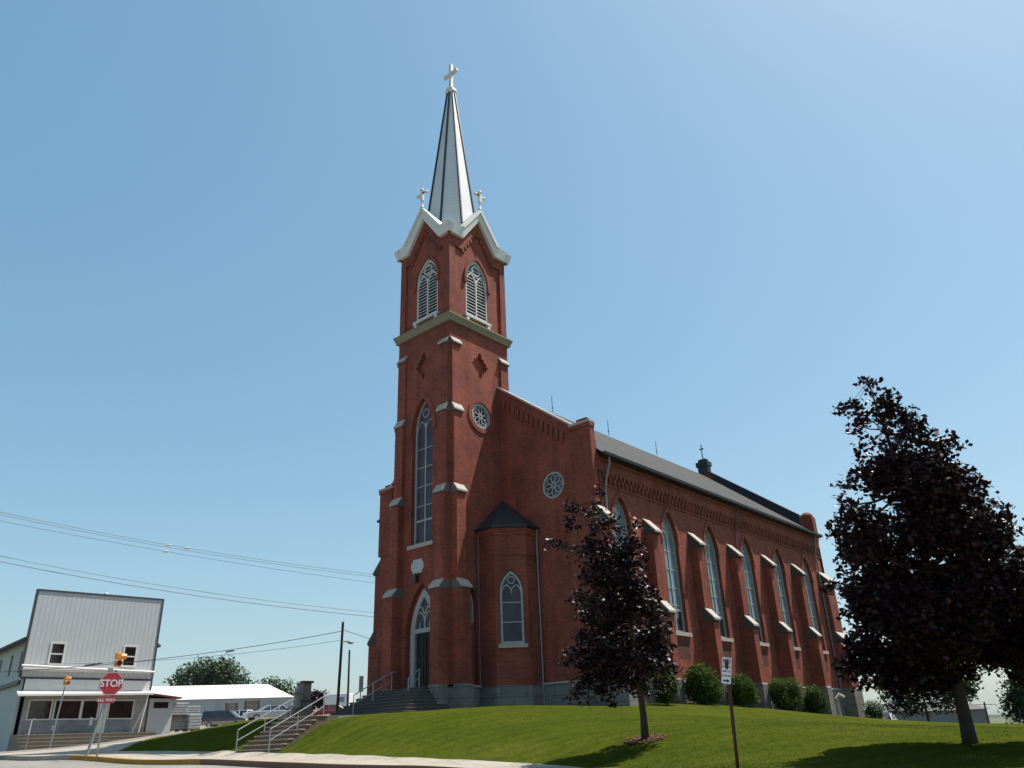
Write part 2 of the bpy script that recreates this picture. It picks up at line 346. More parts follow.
def dup(root, loc, label, rz=None):
    def cp(o, par):
        c = o.copy(); COL.objects.link(c)
        if par: c.parent = par
        for ch in list(o.children): cp(ch, c)
        return c
    r = cp(root, None); r.location = loc; r['label'] = label
    if rz is not None: r.rotation_euler = (0, 0, rz)
    ORG[r.name] = Vector(loc); return r
def np_obj(name, V, k, mat, parent=None, origin=(0, 0, 0)):
    """V: (n,k,3) array, one k-sided face each"""
    n = V.shape[0]; me = bpy.data.meshes.new(name); me.vertices.add(n*k); me.loops.add(n*k); me.polygons.add(n)
    me.vertices.foreach_set('co', (V.reshape(-1, 3)-np.array(origin)).astype(np.float32).ravel())
    me.loops.foreach_set('vertex_index', np.arange(n*k, dtype=np.int32))
    me.polygons.foreach_set('loop_start', np.arange(0, n*k, k, dtype=np.int32)); me.polygons.foreach_set('loop_total', np.full(n, k, dtype=np.int32))
    me.update(calc_edges=True); me.materials.append(mat)
    o = bpy.data.objects.new(name, me); COL.objects.link(o)
    if parent: o.parent = parent
    return o
X_, Y_, Z_ = Vector((1, 0, 0)), Vector((0, 1, 0)), Vector((0, 0, 1))
def arch(cx, hw, sill, spring, apex, n=9):
    H = apex-spring; Rr = (hw*hw+H*H)/(2*hw); a1 = math.asin(min(1, H/Rr)) if Rr >= hw else math.pi/2
    if Rr-hw < 0: a1 = math.pi/2
    a1 = math.atan2(H, Rr-hw)
    right = [(cx+hw-Rr+Rr*math.cos(a1*i/n), spring+Rr*math.sin(a1*i/n)) for i in range(n+1)]
    left = [(2*cx-x, y) for x, y in right[:-1]][::-1]
    return [(cx-hw, sill), (cx+hw, sill)] + right + left
def hood(cx, ho, hi, z0, spring, ao, ai):
    a = arch(cx, ho, z0, spring, ao); b = arch(cx, hi, z0, spring, ai)
    return a[1:]+[a[0]]+[b[0]]+b[1:][::-1]
def circle(cx, cy, r, n=28): return [(cx+r*math.cos(2*math.pi*k/n), cy+r*math.sin(2*math.pi*k/n)) for k in range(n)]

# ------------------------------------------------------------------ terrain
CP = np.array([
 (14,36,.06),(14,31.7,-.12),(14,27.8,-.19),(14,22.8,-.3),(14,19.3,-.41),(14,15.4,-.48),(14,8,-.62),(14,0,-.78),(14,-20,-1.05),
 (18,13.65,-.68),(18.5,40.5,.13),
 (-15,36,.12),(-15,15,-.5),(-15,0,-.8),(-15,-20,-1.05),(0,0,-.8),(0,-40,-1.3),(-40,0,-.8),(-40,40,.1),
 (18.45,17,-.55),(18.9,20,-.46),(19.4,23,-.38),(19.9,26,-.30),(20.3,29,-.22),(20.65,32,-.14),(20.8,35,-.05),(16.4,20,-.43),(16.7,26,-.27),(17.2,32,-.13),(17,36.5,.02),(20.7,37,.03),
 (19.9,17,-.33),(20.3,20,-.15),(20.75,23,.0),(21.2,26,.15),(21.6,29,.28),(21.95,32,.41),(22.1,35,.53),(22,37,.55),
 (20.9,13.67,-.07),(21.7,5.45,-.40),(14.8,7.7,-.61),(17.7,3.64,-.75),(18.5,-10,-.85),
 (23.2,34,1.20),(23.4,31,1.16),(23.4,37,1.2),(27,28,1.40),(30.1,27.8,1.6),(34.7,27.4,1.6),(40.2,23.2,1.49),(45.9,23.2,1.37),(49.8,23.2,1.24),(54.2,23.2,1.0),(59.1,23.2,.80),(62.7,23.2,.55),(67,23.2,.35),(25.1,33.5,1.30),(26,31.7,1.36),(27.4,30.3,1.45),(44,13.5,.0),(43.6,11,-.2),(45,17,.25),
 (29,34,1.5),(29,38,1.5),(34,46,1.7),(45,34,1.6),(66,44,.9),(26,22,.8),
 (33,20,.9),(30,13,.25),(63,19.8,.15),(63.8,16.8,.0),(64.5,13.9,-.12),(60,2,-.4),(78,16,-.5),(75,24,-.3),(30,4,-.3),(30,-8,-.5),(60,-20,-.7),(45,3,-.35),
 (21.5,42,.8),(24,41,1.2),(26.5,45,1.6),(28.2,41.6,1.7),(24.5,48,1.0),(27,73,.6),(37,71,1.4),(18,60,.4),(14,50,.3),(0,60,.35),
 (35,70,1.5),(40,66,1.9),(46.4,87,2.4),(55,93,2.8),(46,75,2.5),(55,77,2.9),(39.5,53.5,2.1),(42,53.6,2.6),(65,89,3.9),(72,163,6),(94,141,6),(78,150,6),
 (110,60,2),(150,40,-.6),(150,0,-2.5),(110,-10,-1.2),(110,-60,-2),(-60,120,1.5),(0,120,1.2),(40,150,4),(150,150,6),(20,-90,-2.2),(-80,-60,-2),
 (300,300,5),(300,0,-5),(300,-200,-6),(0,300,3),(-300,300,3),(-300,0,-1),(-300,-300,-5),(0,-300,-6)], float)
def _phi(r2): return np.where(r2 > 1e-9, .5*r2*np.log(np.maximum(r2, 1e-9)), 0)
_n = len(CP); _A = np.zeros((_n+3, _n+3)); _d = CP[:, None, :2]-CP[None, :, :2]
_A[:_n, :_n] = _phi((_d**2).sum(2)) + np.eye(_n)*.04; _A[:_n, _n] = 1; _A[:_n, _n+1:] = CP[:, :2]; _A[_n, :_n] = 1; _A[_n+1:, :_n] = CP[:, :2].T
_w = np.linalg.solve(_A, np.r_[CP[:, 2], 0, 0, 0])
def T_np(x, y):
    p = np.stack([np.ravel(x), np.ravel(y)], 1).astype(float); pc = np.clip(p, -300, 300); out = np.zeros(len(p))
    for i in range(0, len(p), 20000):
        q = pc[i:i+20000]; out[i:i+20000] = _phi(((q[:, None]-CP[None, :, :2])**2).sum(2)) @ _w[:_n] + _w[_n] + q @ _w[_n+1:]
    return out.reshape(np.shape(x))
def T(x, y): return float(T_np(np.array([x]), np.array([y]))[0])
def sheet(name, xs, ys, mat, dz=0.0, skirt=0, xfun=None, yfun=None):
    X, Y = np.meshgrid(xs, ys, indexing='ij')
    if xfun is not None: X = xfun(X, Y)
    if yfun is not None: Y = yfun(X, Y)
    Z = T_np(X, Y)+dz; nx, ny = X.shape
    V = np.stack([X, Y, Z], 2).reshape(-1, 3)
    i, j = np.meshgrid(np.arange(nx-1), np.arange(ny-1), indexing='ij'); a = (i*ny+j).ravel()
    F = np.stack([a, a+ny, a+ny+1, a+1], 1).tolist(); V = V.tolist()
    if skirt:
        loop = [i*ny for i in range(nx)]+[(nx-1)*ny+j for j in range(1, ny)]+[i*ny+ny-1 for i in range(nx-2, -1, -1)]+[j for j in range(ny-2, 0, -1)]
        o = len(V); V += [[V[q][0], V[q][1], V[q][2]-skirt] for q in loop]; m = len(loop)
        F += [[loop[k], loop[(k+1) % m], o+(k+1) % m, o+k][::-1] for k in range(m)]
    me = bpy.data.meshes.new(name); me.from_pydata(V, [], F); me.materials.append(mat)
    for p in me.polygons: p.use_smooth = len(p.vertices) == 4 and not skirt
    o = bpy.data.objects.new(name, me); COL.objects.link(o); tag(o, kind='structure'); return o
def axis(lo, hi, step, far): return np.unique(np.r_[-np.geomspace(-lo, far, 14)[::-1], np.arange(lo, hi+.01, step), np.geomspace(hi, far, 14)])
gx = axis(-60, 200, 4, 4200); gy = axis(-80, 200, 4, 4200)
sheet('ground', gx, gy, M['field'], -.35)
sheet('lawn', np.r_[np.arange(14.35, 34, .45), np.arange(34, 112, 1.5)], np.r_[np.arange(-60, -6, 3), np.arange(-6, 62, .6)], M['lawn'], -.02)
sheet('street', np.r_[np.arange(-45, 6, 4), np.arange(6, 14, 1), 14.02], np.arange(-80, 64, 1.5), M['street'], -.15)
def xi(y): return np.interp(y, [-20, 8.5, 10.2, 12, 14, 20, 27, 33, 36.5], [14.4, 14.4, 15.2, 16.9, 18.0, 18.9, 20.1, 20.75, 20.9])
sheet('sidewalk', np.linspace(0, 1, 12), np.arange(8.6, 36.51, .45), M['concrete'], .0, .05, xfun=lambda t, y: 14.28 + t*(xi(y)-14.28))
sheet('kerb', np.array([14.0, 14.14, 14.28]), np.arange(-18, 26.01, 1.0), M['kerb'], .012, .2)
sheet('yellow_kerb', np.array([14.0, 14.14, 14.28]), np.arange(26.0, 36.6, .5), M['yellow'], .014, .2)
sheet('corner_pavement', np.linspace(0, 1, 8), np.linspace(36.5, 49, 36), M['concrete'], .03, .2, xfun=lambda t, y: 14.03 + t*np.interp(y, [36.5, 40, 41.5, 47.5], [6.8, 4.9, 4.0, 9.5]))
sheet('cross_street', np.linspace(14.03, 60, 90), np.linspace(0, 1, 26), M['street'], .05, .2, yfun=lambda x, t: 47.6+np.maximum(0, x-24)*.16 + t*(11+0*x))
sheet('parking_lot', np.linspace(22, 110, 70), np.linspace(0, 1, 60), M['gravel'], .05, .1, yfun=lambda x, t: 58.7+np.maximum(0, x-24)*.16 + t*(90+0*x))
# ------------------------------------------------------------------ far hills
hb = MB(); hn = 120
for ring, (d, hh, ph) in enumerate(((2600, 34, .3), (3400, 52, 1.9))):
    for i in range(hn):
        a0 = R(-70+200*i/hn); a1 = R(-70+200*(i+1)/hn)
        def hz(a): return hh*(.62+.22*math.sin(a*9+ph)+.12*math.sin(a*23+ph*3)+.06*math.sin(a*61+ph))
        for k in range(4):
            pass
        P = []
        for a in (a0, a1):
            for (dd, f) in ((-700, 0), (-350, .55), (0, 1), (500, 0)):
                P.append(((d+dd)*math.cos(a), (d+dd)*math.sin(a), -9+hz(a)*f))
        hb.add(P, [(0, 4, 5, 1), (1, 5, 6, 2), (2, 6, 7, 3)])
tag(hb.build('hills', M['hill'], smooth=True), kind='structure')

# ================================================================== CHURCH
TX0, TX1, TY0, TY1, YC = 30.29, 35.70, 31.40, 36.24, 33.82
NX0, NX1, NY0 = 34.74, 66.80, 24.44; NY1 = 42.96
FZ = 2.65; EZ = 14.75; SLOPE = .748; RZ = 22.55
church = thing('church', (NX0, YC, 1.5), 'tall red brick church with a pointed grey spire and white cross on the grassy rise', 'church')
def part(mb, name, mat, parent=church, **k): return mb.build(name, mat, parent, **k)
# wall frames: origin, across, up, outward
W_front = (Vector((TX0, 0, 0)), Y_, Z_, -X_)
W_south = (Vector((0, TY0, 0)), X_, Z_, -Y_)
W_north = (Vector((0, TY1, 0)), X_, Z_, Y_)
W_gable = (Vector((NX0, 0, 0)), Y_, Z_, -X_)
W_nave = (Vector((0, NY0, 0)), X_, Z_, -Y_)
W_nave2 = (Vector((0, NY1, 0)), X_, Z_, Y_)
def rect(u0, v0, u1, v1): return [(u0, v0), (u1, v0), (u1, v1), (u0, v1)]
def lancet(W, cx, hw, sill, spring, apex, d0, gmat, mull=1, rows=(), sash=None, tracery=True, fw=.13, fmat=None, name='window'):
    """a framed pointed window set back by d0 inside its opening"""
    O, U, V, N = W; fm = fmat or M['frame']
    f = MB(); f.plate(arch(cx, hw, sill, spring, apex), [arch(cx, hw-fw, sill+fw, spring, apex-fw*1.35)], O, U, V, N, .12, d0)
    if mull:
        top = spring+(apex-spring)*.25 if tracery else apex-.2
        f.plate(rect(cx-.045, sill+fw, cx+.045, top), [], O, U, V, N, .08, d0-.015)
    for r in rows: f.plate(rect(cx-hw+fw*.8, r-.025, cx+hw-fw*.8, r+.025), [], O, U, V, N, .06, d0-.022)
    if sash: f.plate(rect(cx-hw+fw*.8, sash-.06, cx+hw-fw*.8, sash+.06), [], O, U, V, N, .09, d0-.008)
    if tracery:
        h2 = (hw-fw)/2; z0 = spring-(apex-spring)*.1
        for c in (cx-h2, cx+h2):
            a = arch(c, h2+.02, z0, z0+.02, z0+(apex-spring)*.42)
            f.ribbon(a[2:], .06, O, U, V, N, .07, d0-.02)
        cz = spring+(apex-spring)*.56; rr = hw*.30
        f.ribbon(circle(cx, cz, rr, 16)+[circle(cx, cz, rr, 16)[0]], .06, O, U, V, N, .07, d0-.02)
    o = part(f, name, fm)
    p = MB(); p.plate(arch(cx, hw-fw*.6, sill+fw*.6, spring, apex-fw*.8), [], O, U, V, N, .03, d0-.07); part(p, 'pane', gmat, o)
    return o
# ---- foundation
fb = MB()
fb.box((NX0-.07, NY0-.07, -.6), (NX1+.07, NY1+.07, FZ))
fb.box((TX0-.07, TY0-.07, -.6), (TX1, TY1+.07, FZ))
part(fb, 'foundation', M['stone'])
wt = MB()
for (a, b) in (((NX0-.11, NY0-.11, FZ), (NX1+.11, NY0+.2, FZ+.10)), ((NX0-.11, NY0-.11, FZ+.003), (NX0+.2, NY1+.11, FZ+.103)), ((TX0-.11, TY0-.11, FZ+.006), (TX0+.2, TY1+.11, FZ+.106)), ((TX0-.11, TY0-.11, FZ+.009), (TX1, TY0+.2, FZ+.109)), ((NX0, NY1-.2, FZ+.012), (NX1, NY1+.11, FZ+.112))): wt.box(a, b)
part(wt, 'water_table', M['capstone'])
# ---- nave side walls
WX = [37.13+5.165*i for i in range(6)]
for W, nm in ((W_nave, 0), (W_nave2, 1)):
    O, U, V, N = W
    b = MB(); b.plate(rect(NX0+.001, FZ+.1, NX1-.001, EZ), [arch(c, .86, 5.42, 10.9, 12.62) for c in WX], O, U, V, N, .5)
    # brick frieze, two rows of dentils, hood rings
    b.plate(rect(NX0+.3, 13.78, NX1-.3, 14.35), [], O, U, V, N, .10, .12); b.plate(rect(NX0+.3, 14.35, NX1-.3, EZ), [], O, U, V, N, .19, .2)
    b.plate(rect(NX0+.3, 12.98, NX1-.3, 13.07), [], O, U, V, N, .06, .065)
    x = NX0+.75; k = 0
    while x < NX1-.7:
        b.plate(rect(x, 13.50, x+.21, 13.775), [], O, U, V, N, .12, .135)
        b.plate(rect(x+.21, 13.22, x+.42, 13.495), [], O, U, V, N, .12, .125)
        b.plate(rect(x+.25, 13.075, x+.38, 13.215), [], O, U, V, N, .1, .07)
        x += .42
    for c in WX:
        b.plate(hood(c, 1.06, .862, 10.7, 10.9, 12.95, 12.622), [], O, U, V, N, .05, .06)
    part(b, 'side_wall', M['brick'])
    for c in WX:
        s = MB(); a = MB()
        s.plate([(c-1.02, 5.20), (c+1.02, 5.20), (c+1.02, 5.42), (c-1.02, 5.42)], [], O, U, V, N, .45, .14)
        a.plate(rect(c-.72, 3.95, c+.72, 5.0), [], O, U, V, N, .03, .006)
        part(s, 'window_sill', M['capstone']); part(a, 'apron_panel', M['brick_dark'])
for c in WX:
    o = lancet(W_nave, c, .86, 5.42, 10.9, 12.62, -.22, M['glass_blue'], 1, (8.0, 9.1, 10.2, 7.0), 6.72)
    q = MB(); q.plate(rect(c+.06, 5.58, c+.70, 6.64), [], *W_nave, .02, -.268); part(q, 'vent_pane', M['glass_dark'], o)
# ---- nave buttresses
def nave_butt(xc, north=False, wide=.33, first=False):
    s = -1 if not north else 1; y0 = NY0 if not north else NY1
    Yv = Vector((0, s, 0)); W = (Vector((xc-wide, y0, 0)), Yv, Z_, -X_)
    b = MB(); b.plate([(0, FZ+.1), (.98, FZ+.1), (.98, 6.1), (0, 6.1)], [], *W, 2*wide); b.plate([(0, 6.1), (.55, 6.1), (.55, 10.7), (0, 10.7)], [], *W, 2*wide)
    o = part(b, 'buttress', M['brick'])
    W2 = (W[0]+X_*-.05, *W[1:])
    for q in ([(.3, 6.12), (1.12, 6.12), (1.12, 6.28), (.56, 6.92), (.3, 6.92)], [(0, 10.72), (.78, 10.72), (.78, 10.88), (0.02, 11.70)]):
        c = MB(); c.plate([(u-.06 if u > .3 else u, v-.0) for u, v in q], [], W2[0]+X_*.03, *W2[1:], 2*wide+.04); o2 = part(c, 'shaded_cap_block', M['capblock_shade'], o)  # wedge with the shade of the cap's sides put into its colour
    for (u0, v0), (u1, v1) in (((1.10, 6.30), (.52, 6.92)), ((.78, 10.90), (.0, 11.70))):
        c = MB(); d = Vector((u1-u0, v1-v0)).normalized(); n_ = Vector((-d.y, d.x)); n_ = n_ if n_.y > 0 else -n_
        c.plate([(u0, v0-.10), (u0, v0+.02), (u1, v1+.03), (u1, v1-.07)], [], *W2, 2*wide+.1); part(c, 'cap_stone', M['capstone'], o)  # pale slab, so the cap's top looks sunlit over the dark wedge
    st = MB(); st.plate([(0, -.4), (1.06, -.4), (1.06, FZ), (1.0, FZ+.12), (0, FZ+.12)], [], *W2, 2*wide+.1); part(st, 'stone_base', M['stone'], o)
for i in range(6):
    x = 39.725+5.165*(i-1)
    nave_butt(x if i else NX0+.36)
    nave_butt(x if i else NX0+.36, True)
nave_butt(NX1-.80, False, .80); nave_butt(NX1-.80, True, .80)
# ---- gable front with its corner piers
def rakez(y): return EZ+.98+SLOPE*(abs(NY0-YC)-abs(y-YC))
gb = MB(); pier = 1.2
go = [(NY0, FZ+.1), (NY1, FZ+.1), (NY1, 15.6), (NY1-pier, 15.6), (NY1-pier, rakez(NY1-pier)), (YC, rakez(YC)), (NY0+pier, rakez(NY0+pier)), (NY0+pier, 15.6), (NY0, 15.6)]
ROSE = [(27.37, 13.5), (2*YC-27.37, 13.5)]
gb.plate(go, [circle(y, z, .80) for y, z in ROSE], *W_gable, .5)
# piers
for y0 in (NY0, NY1-pier):
    gb.box((NX0-.14, y0-.1 if y0 == NY0 else y0, 11.9), (NX0+.28, y0+pier if y0 == NY0 else y0+pier+.1, 16.35))
    gb.box((NX0-.22, y0-.14, 16.35), (NX0+.30, y0+pier+.14, 16.58)); gb.box((NX0-.05, y0+.15, 16.72), (NX0+.2, y0+pier-.3, 16.95))
# stepped corbels beneath the rake
for sgn in (-1, 1):
    n = 14
    for i in range(n):
        d = 2.5+i*(7.75-2.5)/n; y = YC+sgn*d; z = rakez(y)-.85
        gb.box((NX0-.13, y-.13, z-.30), (NX0+.05, y+.13, z+.2)); gb.box((NX0-.10, y-.08, z-.55), (NX0+.05, y+.08, z-.30))
    a, e = YC+sgn*2.3, YC+sgn*(abs(NY0-YC)-pier)
    gb.plate([(a, rakez(a)-.65), (e, rakez(e)-.65), (e, rakez(e)-.02), (a, rakez(a)-.02)], [], *W_gable, .1, .10)
part(gb, 'gable_wall', M['brick'])
for y0 in (NY0, NY1-pier):
    cp = MB(); cp.box((NX0-.25, y0-.15, 16.58), (NX0+.32, y0+pier+.17, 16.72)); part(cp, 'pier_cap', M['capstone'])
for sgn in (-1, 1):
    a, e = YC+sgn*2.35, YC+sgn*(abs(NY0-YC)-pier+.02)
    cp = MB(); cp.plate([(a, rakez(a)), (e, rakez(e)), (e, rakez(e)+.14), (a, rakez(a)+.14)], [], Vector((NX0, 0, 0)), Y_, Z_, -X_, .75, .2); part(cp, 'coping', M['capstone'])
def rose(W, cx, cz, r, name='rose_window', petals=8, fr=.17):
    O, U, V, N = W; f = MB(); f.plate(circle(cx, cz, r+.04), [circle(cx, cz, r-fr)], O, U, V, N, .14, -.02)
    f.ribbon(circle(cx, cz, r*.13, 14)+[circle(cx, cz, r*.13, 14)[0]], .05, O, U, V, N, .06, -.05)
    for k in range(petals):
        a = 2*math.pi*k/petals; pts1, pts2 = [], []
        for i in range(8):
            t = i/7; rad = r*.15+t*(r-fr-r*.15); off = .17*r*math.sin(math.pi*min(1, t*1.0))**.8
            ca, sa = math.cos(a), math.sin(a)
            pts1.append((cx+rad*ca-off*sa, cz+rad*sa+off*ca)); pts2.append((cx+rad*ca+off*sa, cz+rad*sa-off*ca))
        f.ribbon(pts1, .05, O, U, V, N, .06, -.05); f.ribbon(pts2, .05, O, U, V, N, .06, -.052)
    o = part(f, name, M['frame']); p = MB(); p.plate(circle(cx, cz, r-.05), [], O, U, V, N, .03, -.12); part(p, 'pane', M['glass_dark'] if fr < .2 else M['glass_grey'], o)
for y, z in ROSE: rose(W_gable, y, z, .86)
# ---- rear gable
rb = MB(); Wr = (Vector((NX1-.5, 0, 0)), Y_, Z_, X_)
def rearz(y): return EZ+1.25+SLOPE*(abs(NY0-YC)-abs(y-YC))
rb.plate([(NY0, FZ+.1), (NY1, FZ+.1), (NY1, 15.8), (NY1-1.0, 15.8), (NY1-1.0, rearz(NY1-1.0)), (YC, rearz(YC)), (NY0+1.0, rearz(NY0+1.0)), (NY0+1.0, 15.8), (NY0, 15.8)], [], *Wr, .5, .5)
for y0 in (NY0-.06, NY1-1.04): rb.box((NX1-.62, y0, 14.6), (NX1+.12, y0+1.1, 16.5)); rb.lathe([(.52, 0), (.5, .2), (.3, .42), (.02, .5)], (NX1-.25, y0+.55, 16.5), 12)
rb.box((NX1-.45, YC-.4, 22.5), (NX1+.05, YC+.4, 23.2))
part(rb, 'rear_gable', M['brick'])
rc = MB()
for sgn in (-1, 1):
    a, e = YC+sgn*.6, YC+sgn*(abs(NY0-YC)-1.0)
    rc.plate([(a, rearz(a)), (e, rearz(e)), (e, rearz(e)+.12), (a, rearz(a)+.12)], [], Vector((NX1-.25, 0, 0)), Y_, Z_, X_, .8, .4)
for sgn in (-1, 1):
    a, e = YC+sgn*.76, YC+sgn*(abs(NY0-YC)-1.0)
    rc.plate([(a, rearz(a)-1.0), (e, rearz(e)-1.0), (e, rearz(e)-.003), (a, rearz(a)-.003)], [], Vector((NX1-.5, 0, 0)), Y_, Z_, -X_, .03, .035)  # dark sheet painting the shade on the parapet's inner face
rc.box((NX1-.60, YC-.5, 22.6), (NX1+.08, YC+.5, 23.3)); rc.box((NX1-.72, YC-.62, 23.3), (NX1+.17, YC+.62, 23.75)); rc.box((NX1-.55, YC-.4, 23.75), (NX1, YC+.4, 24.05))
part(rc, 'rear_coping_and_shade', M['seam'])
fx = MB(); fx.tube([(NX1-.27, YC, 24.0), (NX1-.27, YC, 25.6)], .05); fx.box((NX1-.31, YC-.22, 25.1), (NX1-.23, YC+.22, 25.2)); part(fx, 'roof_cross', M['seam'])
# ---- nave roof, gutters, rods
ov = .54
for sgn, nm in ((-1, 's'), (1, 'n')):
    r = MB(); ye = YC+sgn*(abs(NY0-YC)+ov); ze = 14.72
    r.plate([(ye, ze), (YC, ze+.776*abs(ye-YC)), (YC, ze+.776*abs(ye-YC)-.18), (ye, ze-.12)], [], Vector((NX0+.30, 0, 0)), Y_, Z_, X_, -(NX1-.5-NX0-.30))
    part(r, 'roof', M['roof'])
    g = MB(); yg = ye; g.plate([(yg+sgn*.02, ze-.16), (yg+sgn*.14, ze-.14), (yg+sgn*.16, ze+.03), (yg+sgn*.02, ze+.02)], [], Vector((NX0+.30, 0, 0)), Y_, Z_, X_, -(NX1-NX0-.94))
    g.box((NX0+.30, min(yg, YC+sgn*(abs(NY0-YC)+.2)), ze-.17), (NX1-.64, max(yg, YC+sgn*(abs(NY0-YC)+.2)), ze-.13))
    part(g, 'gutter', M['gutter'])
for x in (43.4, 50.7, 58.0):
    z = RZ-.05; l = MB(); l.tube([(x, YC, z), (x, YC, z+1.3)], .025, 6); l.ball((x, YC, z+.35), .06); part(l, 'lightning_rod', M['seam'])
# ---- downpipes
def dpipe(pts, r=.055, mat='pipe'):
    d = MB(); d.tube(pts, r, 8); part(d, 'downpipe', M[mat])
yo = NY0-.14
dpipe([(NX0+.95, NY0-ov+.02, 14.55), (NX0+.95, NY0-ov+.05, 14.2), (NX0+.86, yo-.1, 13.3), (NX0+.84, yo, 12.6), (NX0+.84, yo, 2.0)])
dpipe([(51.2, NY0-ov+.02, 14.55), (51.2, yo-.06, 13.4), (51.2, yo, 12.8), (50.9, yo, 11.9), (50.9, yo, 2.0)], .05, 'brownpipe')
dpipe([(65.0, NY0-ov+.02, 14.55), (65.0, yo-.08, 13.2), (65.1, yo, 12.4), (65.1, yo, 1.5)], .055)
# ---- foundation vent by the last buttress
vt = MB(); vt.tube([(63.2, NY0-.35, .6), (63.2, NY0-.35, 2.0), (63.35, NY0-.55, 2.25), (63.6, NY0-.75, 2.05)], .15, 10); part(vt, 'vent_pipe', M['capstone']); vt = MB(); vt.tube([(62.2, NY0-.3, .6), (62.2, NY0-.3, 1.75)], .11, 10); part(vt, 'vent_pipe', M['capstone'])

# ---- tower body
BZ = 24.35
DOOR = dict(cx=33.72, hw=1.12, spring=5.55, apex=8.05)
def cross_out(cx, cz):
    q = [(0, .95), (.17, .75), (.17, .52), (.36, .52), (.36, .32), (.56, .32), (.56, .12), (.80, 0)]
    r = q + [(x, -z) for x, z in q[:-1]][::-1] + [(-x, -z) for x, z in q[1:]] + [(-x, z) for x, z in q[1:-1]][::-1]
    seen = []; [seen.append(p) for p in r if p not in seen]
    return [(cx+x, cz+z) for x, z in seen]
tw = MB()
tw.plate(rect(TY0, FZ+.1, TY1, BZ), [arch(DOOR['cx'], 1.32, FZ+.1+.002, 5.55, 8.35), arch(33.82, .92, 10.55, 17.7, 19.75), cross_out(33.8, 22.0)], *W_front, .28)
tw.plate(rect(TY0+.01, FZ+.1, TY1-.01, 9.2), [arch(DOOR['cx'], DOOR['hw'], FZ+.102, 5.55, DOOR['apex'])], *W_front, .25, -.281)
tw.plate(rect(TY0+.01, 9.3, TY1-.01, BZ), [arch(33.82, .91, 10.56, 17.7, 19.74)], *W_front, .25, -.282)
tw.plate(rect(TX0+.29, FZ+.1, TX1, BZ), [circle(33.0, 18.55, .86), cross_out(33.0, 22.05), arch(31.8, .58, FZ+.102, 6.9, 8.1)], *W_south, .28)
tw.plate(rect(TX0+.29, FZ+.1, TX1-.01, BZ), [circle(33.0, 18.55, .86), arch(31.8, .5, 6.1, 6.9, 8.0)], *W_south, .25, -.281)
tw.plate(rect(TX0+.29, FZ+.1, TX1, BZ), [], *W_north, .5)
tw.box((TX1-.4, TY0+.55, FZ+.1), (TX1-.01, TY1-.55, BZ))
part(tw, 'tower', M['brick'])
ring = MB(); ring.plate(circle(33.0, 18.55, 1.16), [circle(33.0, 18.55, .862)], *W_south, .06, .062)
part(ring, 'brick_ring', M['brick']); ring = MB()
ring.plate(hood(33.82, 1.22, .922, 17.4, 17.7, 20.15, 19.752), [], *W_front, .05, .06)
part(ring, 'brick_ring', M['brick'])
rose(W_south, 33.0, 18.55, .80, fr=.14)
# tower windows and doors
lancet(W_front, 33.82, .90, 10.57, 17.7, 19.7, -.26, M['glass_grey'], 1, (12.9, 14.1, 15.3, 16.5), 12.0)
si = MB(); si.plate(rect(33.82-1.1, 10.33, 33.82+1.1, 10.55), [], *W_front, .4, .12); part(si, 'window_sill', M['capstone'])
df = MB(); c = DOOR['cx']
df.plate(arch(c, 1.10, FZ+.11, 5.55, 8.02), [arch(c, .76, FZ+.09-.0+.03, 5.55, 7.56)], *W_front, .22, -.20)
df.plate(rect(c-.86, 5.62, c+.86, 5.86), [], *W_front, .18, -.22)
for pts in ([(c, 5.86), (c, 6.6)], [(c, 6.55), (c-.2, 6.95), (c-.36, 7.05)], [(c, 6.55), (c+.2, 6.95), (c+.36, 7.05)]): df.ribbon(pts, .09, *W_front, .08, -.25)
for s in (-1, 1):
    a = arch(c+s*.40, .36, 5.9, 6.25, 6.75); df.ribbon(a[2:], .07, *W_front, .07, -.253); df.ribbon([(c+s*.40, 5.86), (c+s*.40, 6.2)], .06, *W_front, .07, -.256)
do = part(df, 'door_frame', M['frame'])
dg = MB(); dg.plate(arch(c, .84, 5.8, 5.84, 7.66), [], *W_front, .03, -.30); part(dg, 'fanlight', M['glass_grey'], do)
dl = MB(); dl.plate(rect(c-.02, FZ+.12, c+.82, 5.62), [], *W_front, .06, -.36); dl.plate(rect(c-.82, FZ+.12, c-.06, 5.62), [], *W_front, .06, -.40)
for s, o_ in ((-.44, -.37), (.40, -.33)):
    for z in (3.0, 4.35): dl.plate(rect(c+s-.25, z, c+s+.25, z+1.1), [rect(c+s-.19, z+.06, c+s+.19, z+1.04)], *W_front, .03, o_+.012)
part(dl, 'door', M['door'])
si2 = MB(); si2.box((TX0-.1, c-1.3, FZ-.12), (TX0+.6, c+1.3, FZ+.115)); part(si2, 'door_sill', M['capstone'])
pq = MB(); pcx, pcz = 34.05, 9.28
qq = [(-.55, -.22), (-.4, -.22), (-.4, -.38), (.4, -.38), (.4, -.22), (.55, -.22), (.55, .22), (.4, .22), (.4, .38), (-.4, .38), (-.4, .22), (-.55, .22)]
qq = [(-.52, -.18), (-.40, -.25), (-.36, -.40), (.36, -.40), (.40, -.25), (.52, -.18), (.52, .18), (.40, .25), (.36, .40), (-.36, .40), (-.40, .25), (-.52, .18)]
pq.plate([(pcx+a*1.0, pcz+b) for a, b in qq], [], *W_front, .1, .08); part(pq, 'plaque', M['plaque'], bevel=.02)
lt = MB(); lt.box((TX0-.3, pcx-.12, 8.35), (TX0-.06, pcx+.12, 8.72)); lt.lathe([(.2, 0), (.03, .16)], (TX0-.18, pcx, 8.72), 4); lt.box((TX0-.2, pcx-.03, 8.72), (TX0, pcx+.03, 8.82)); part(lt, 'lantern', M['brass'])
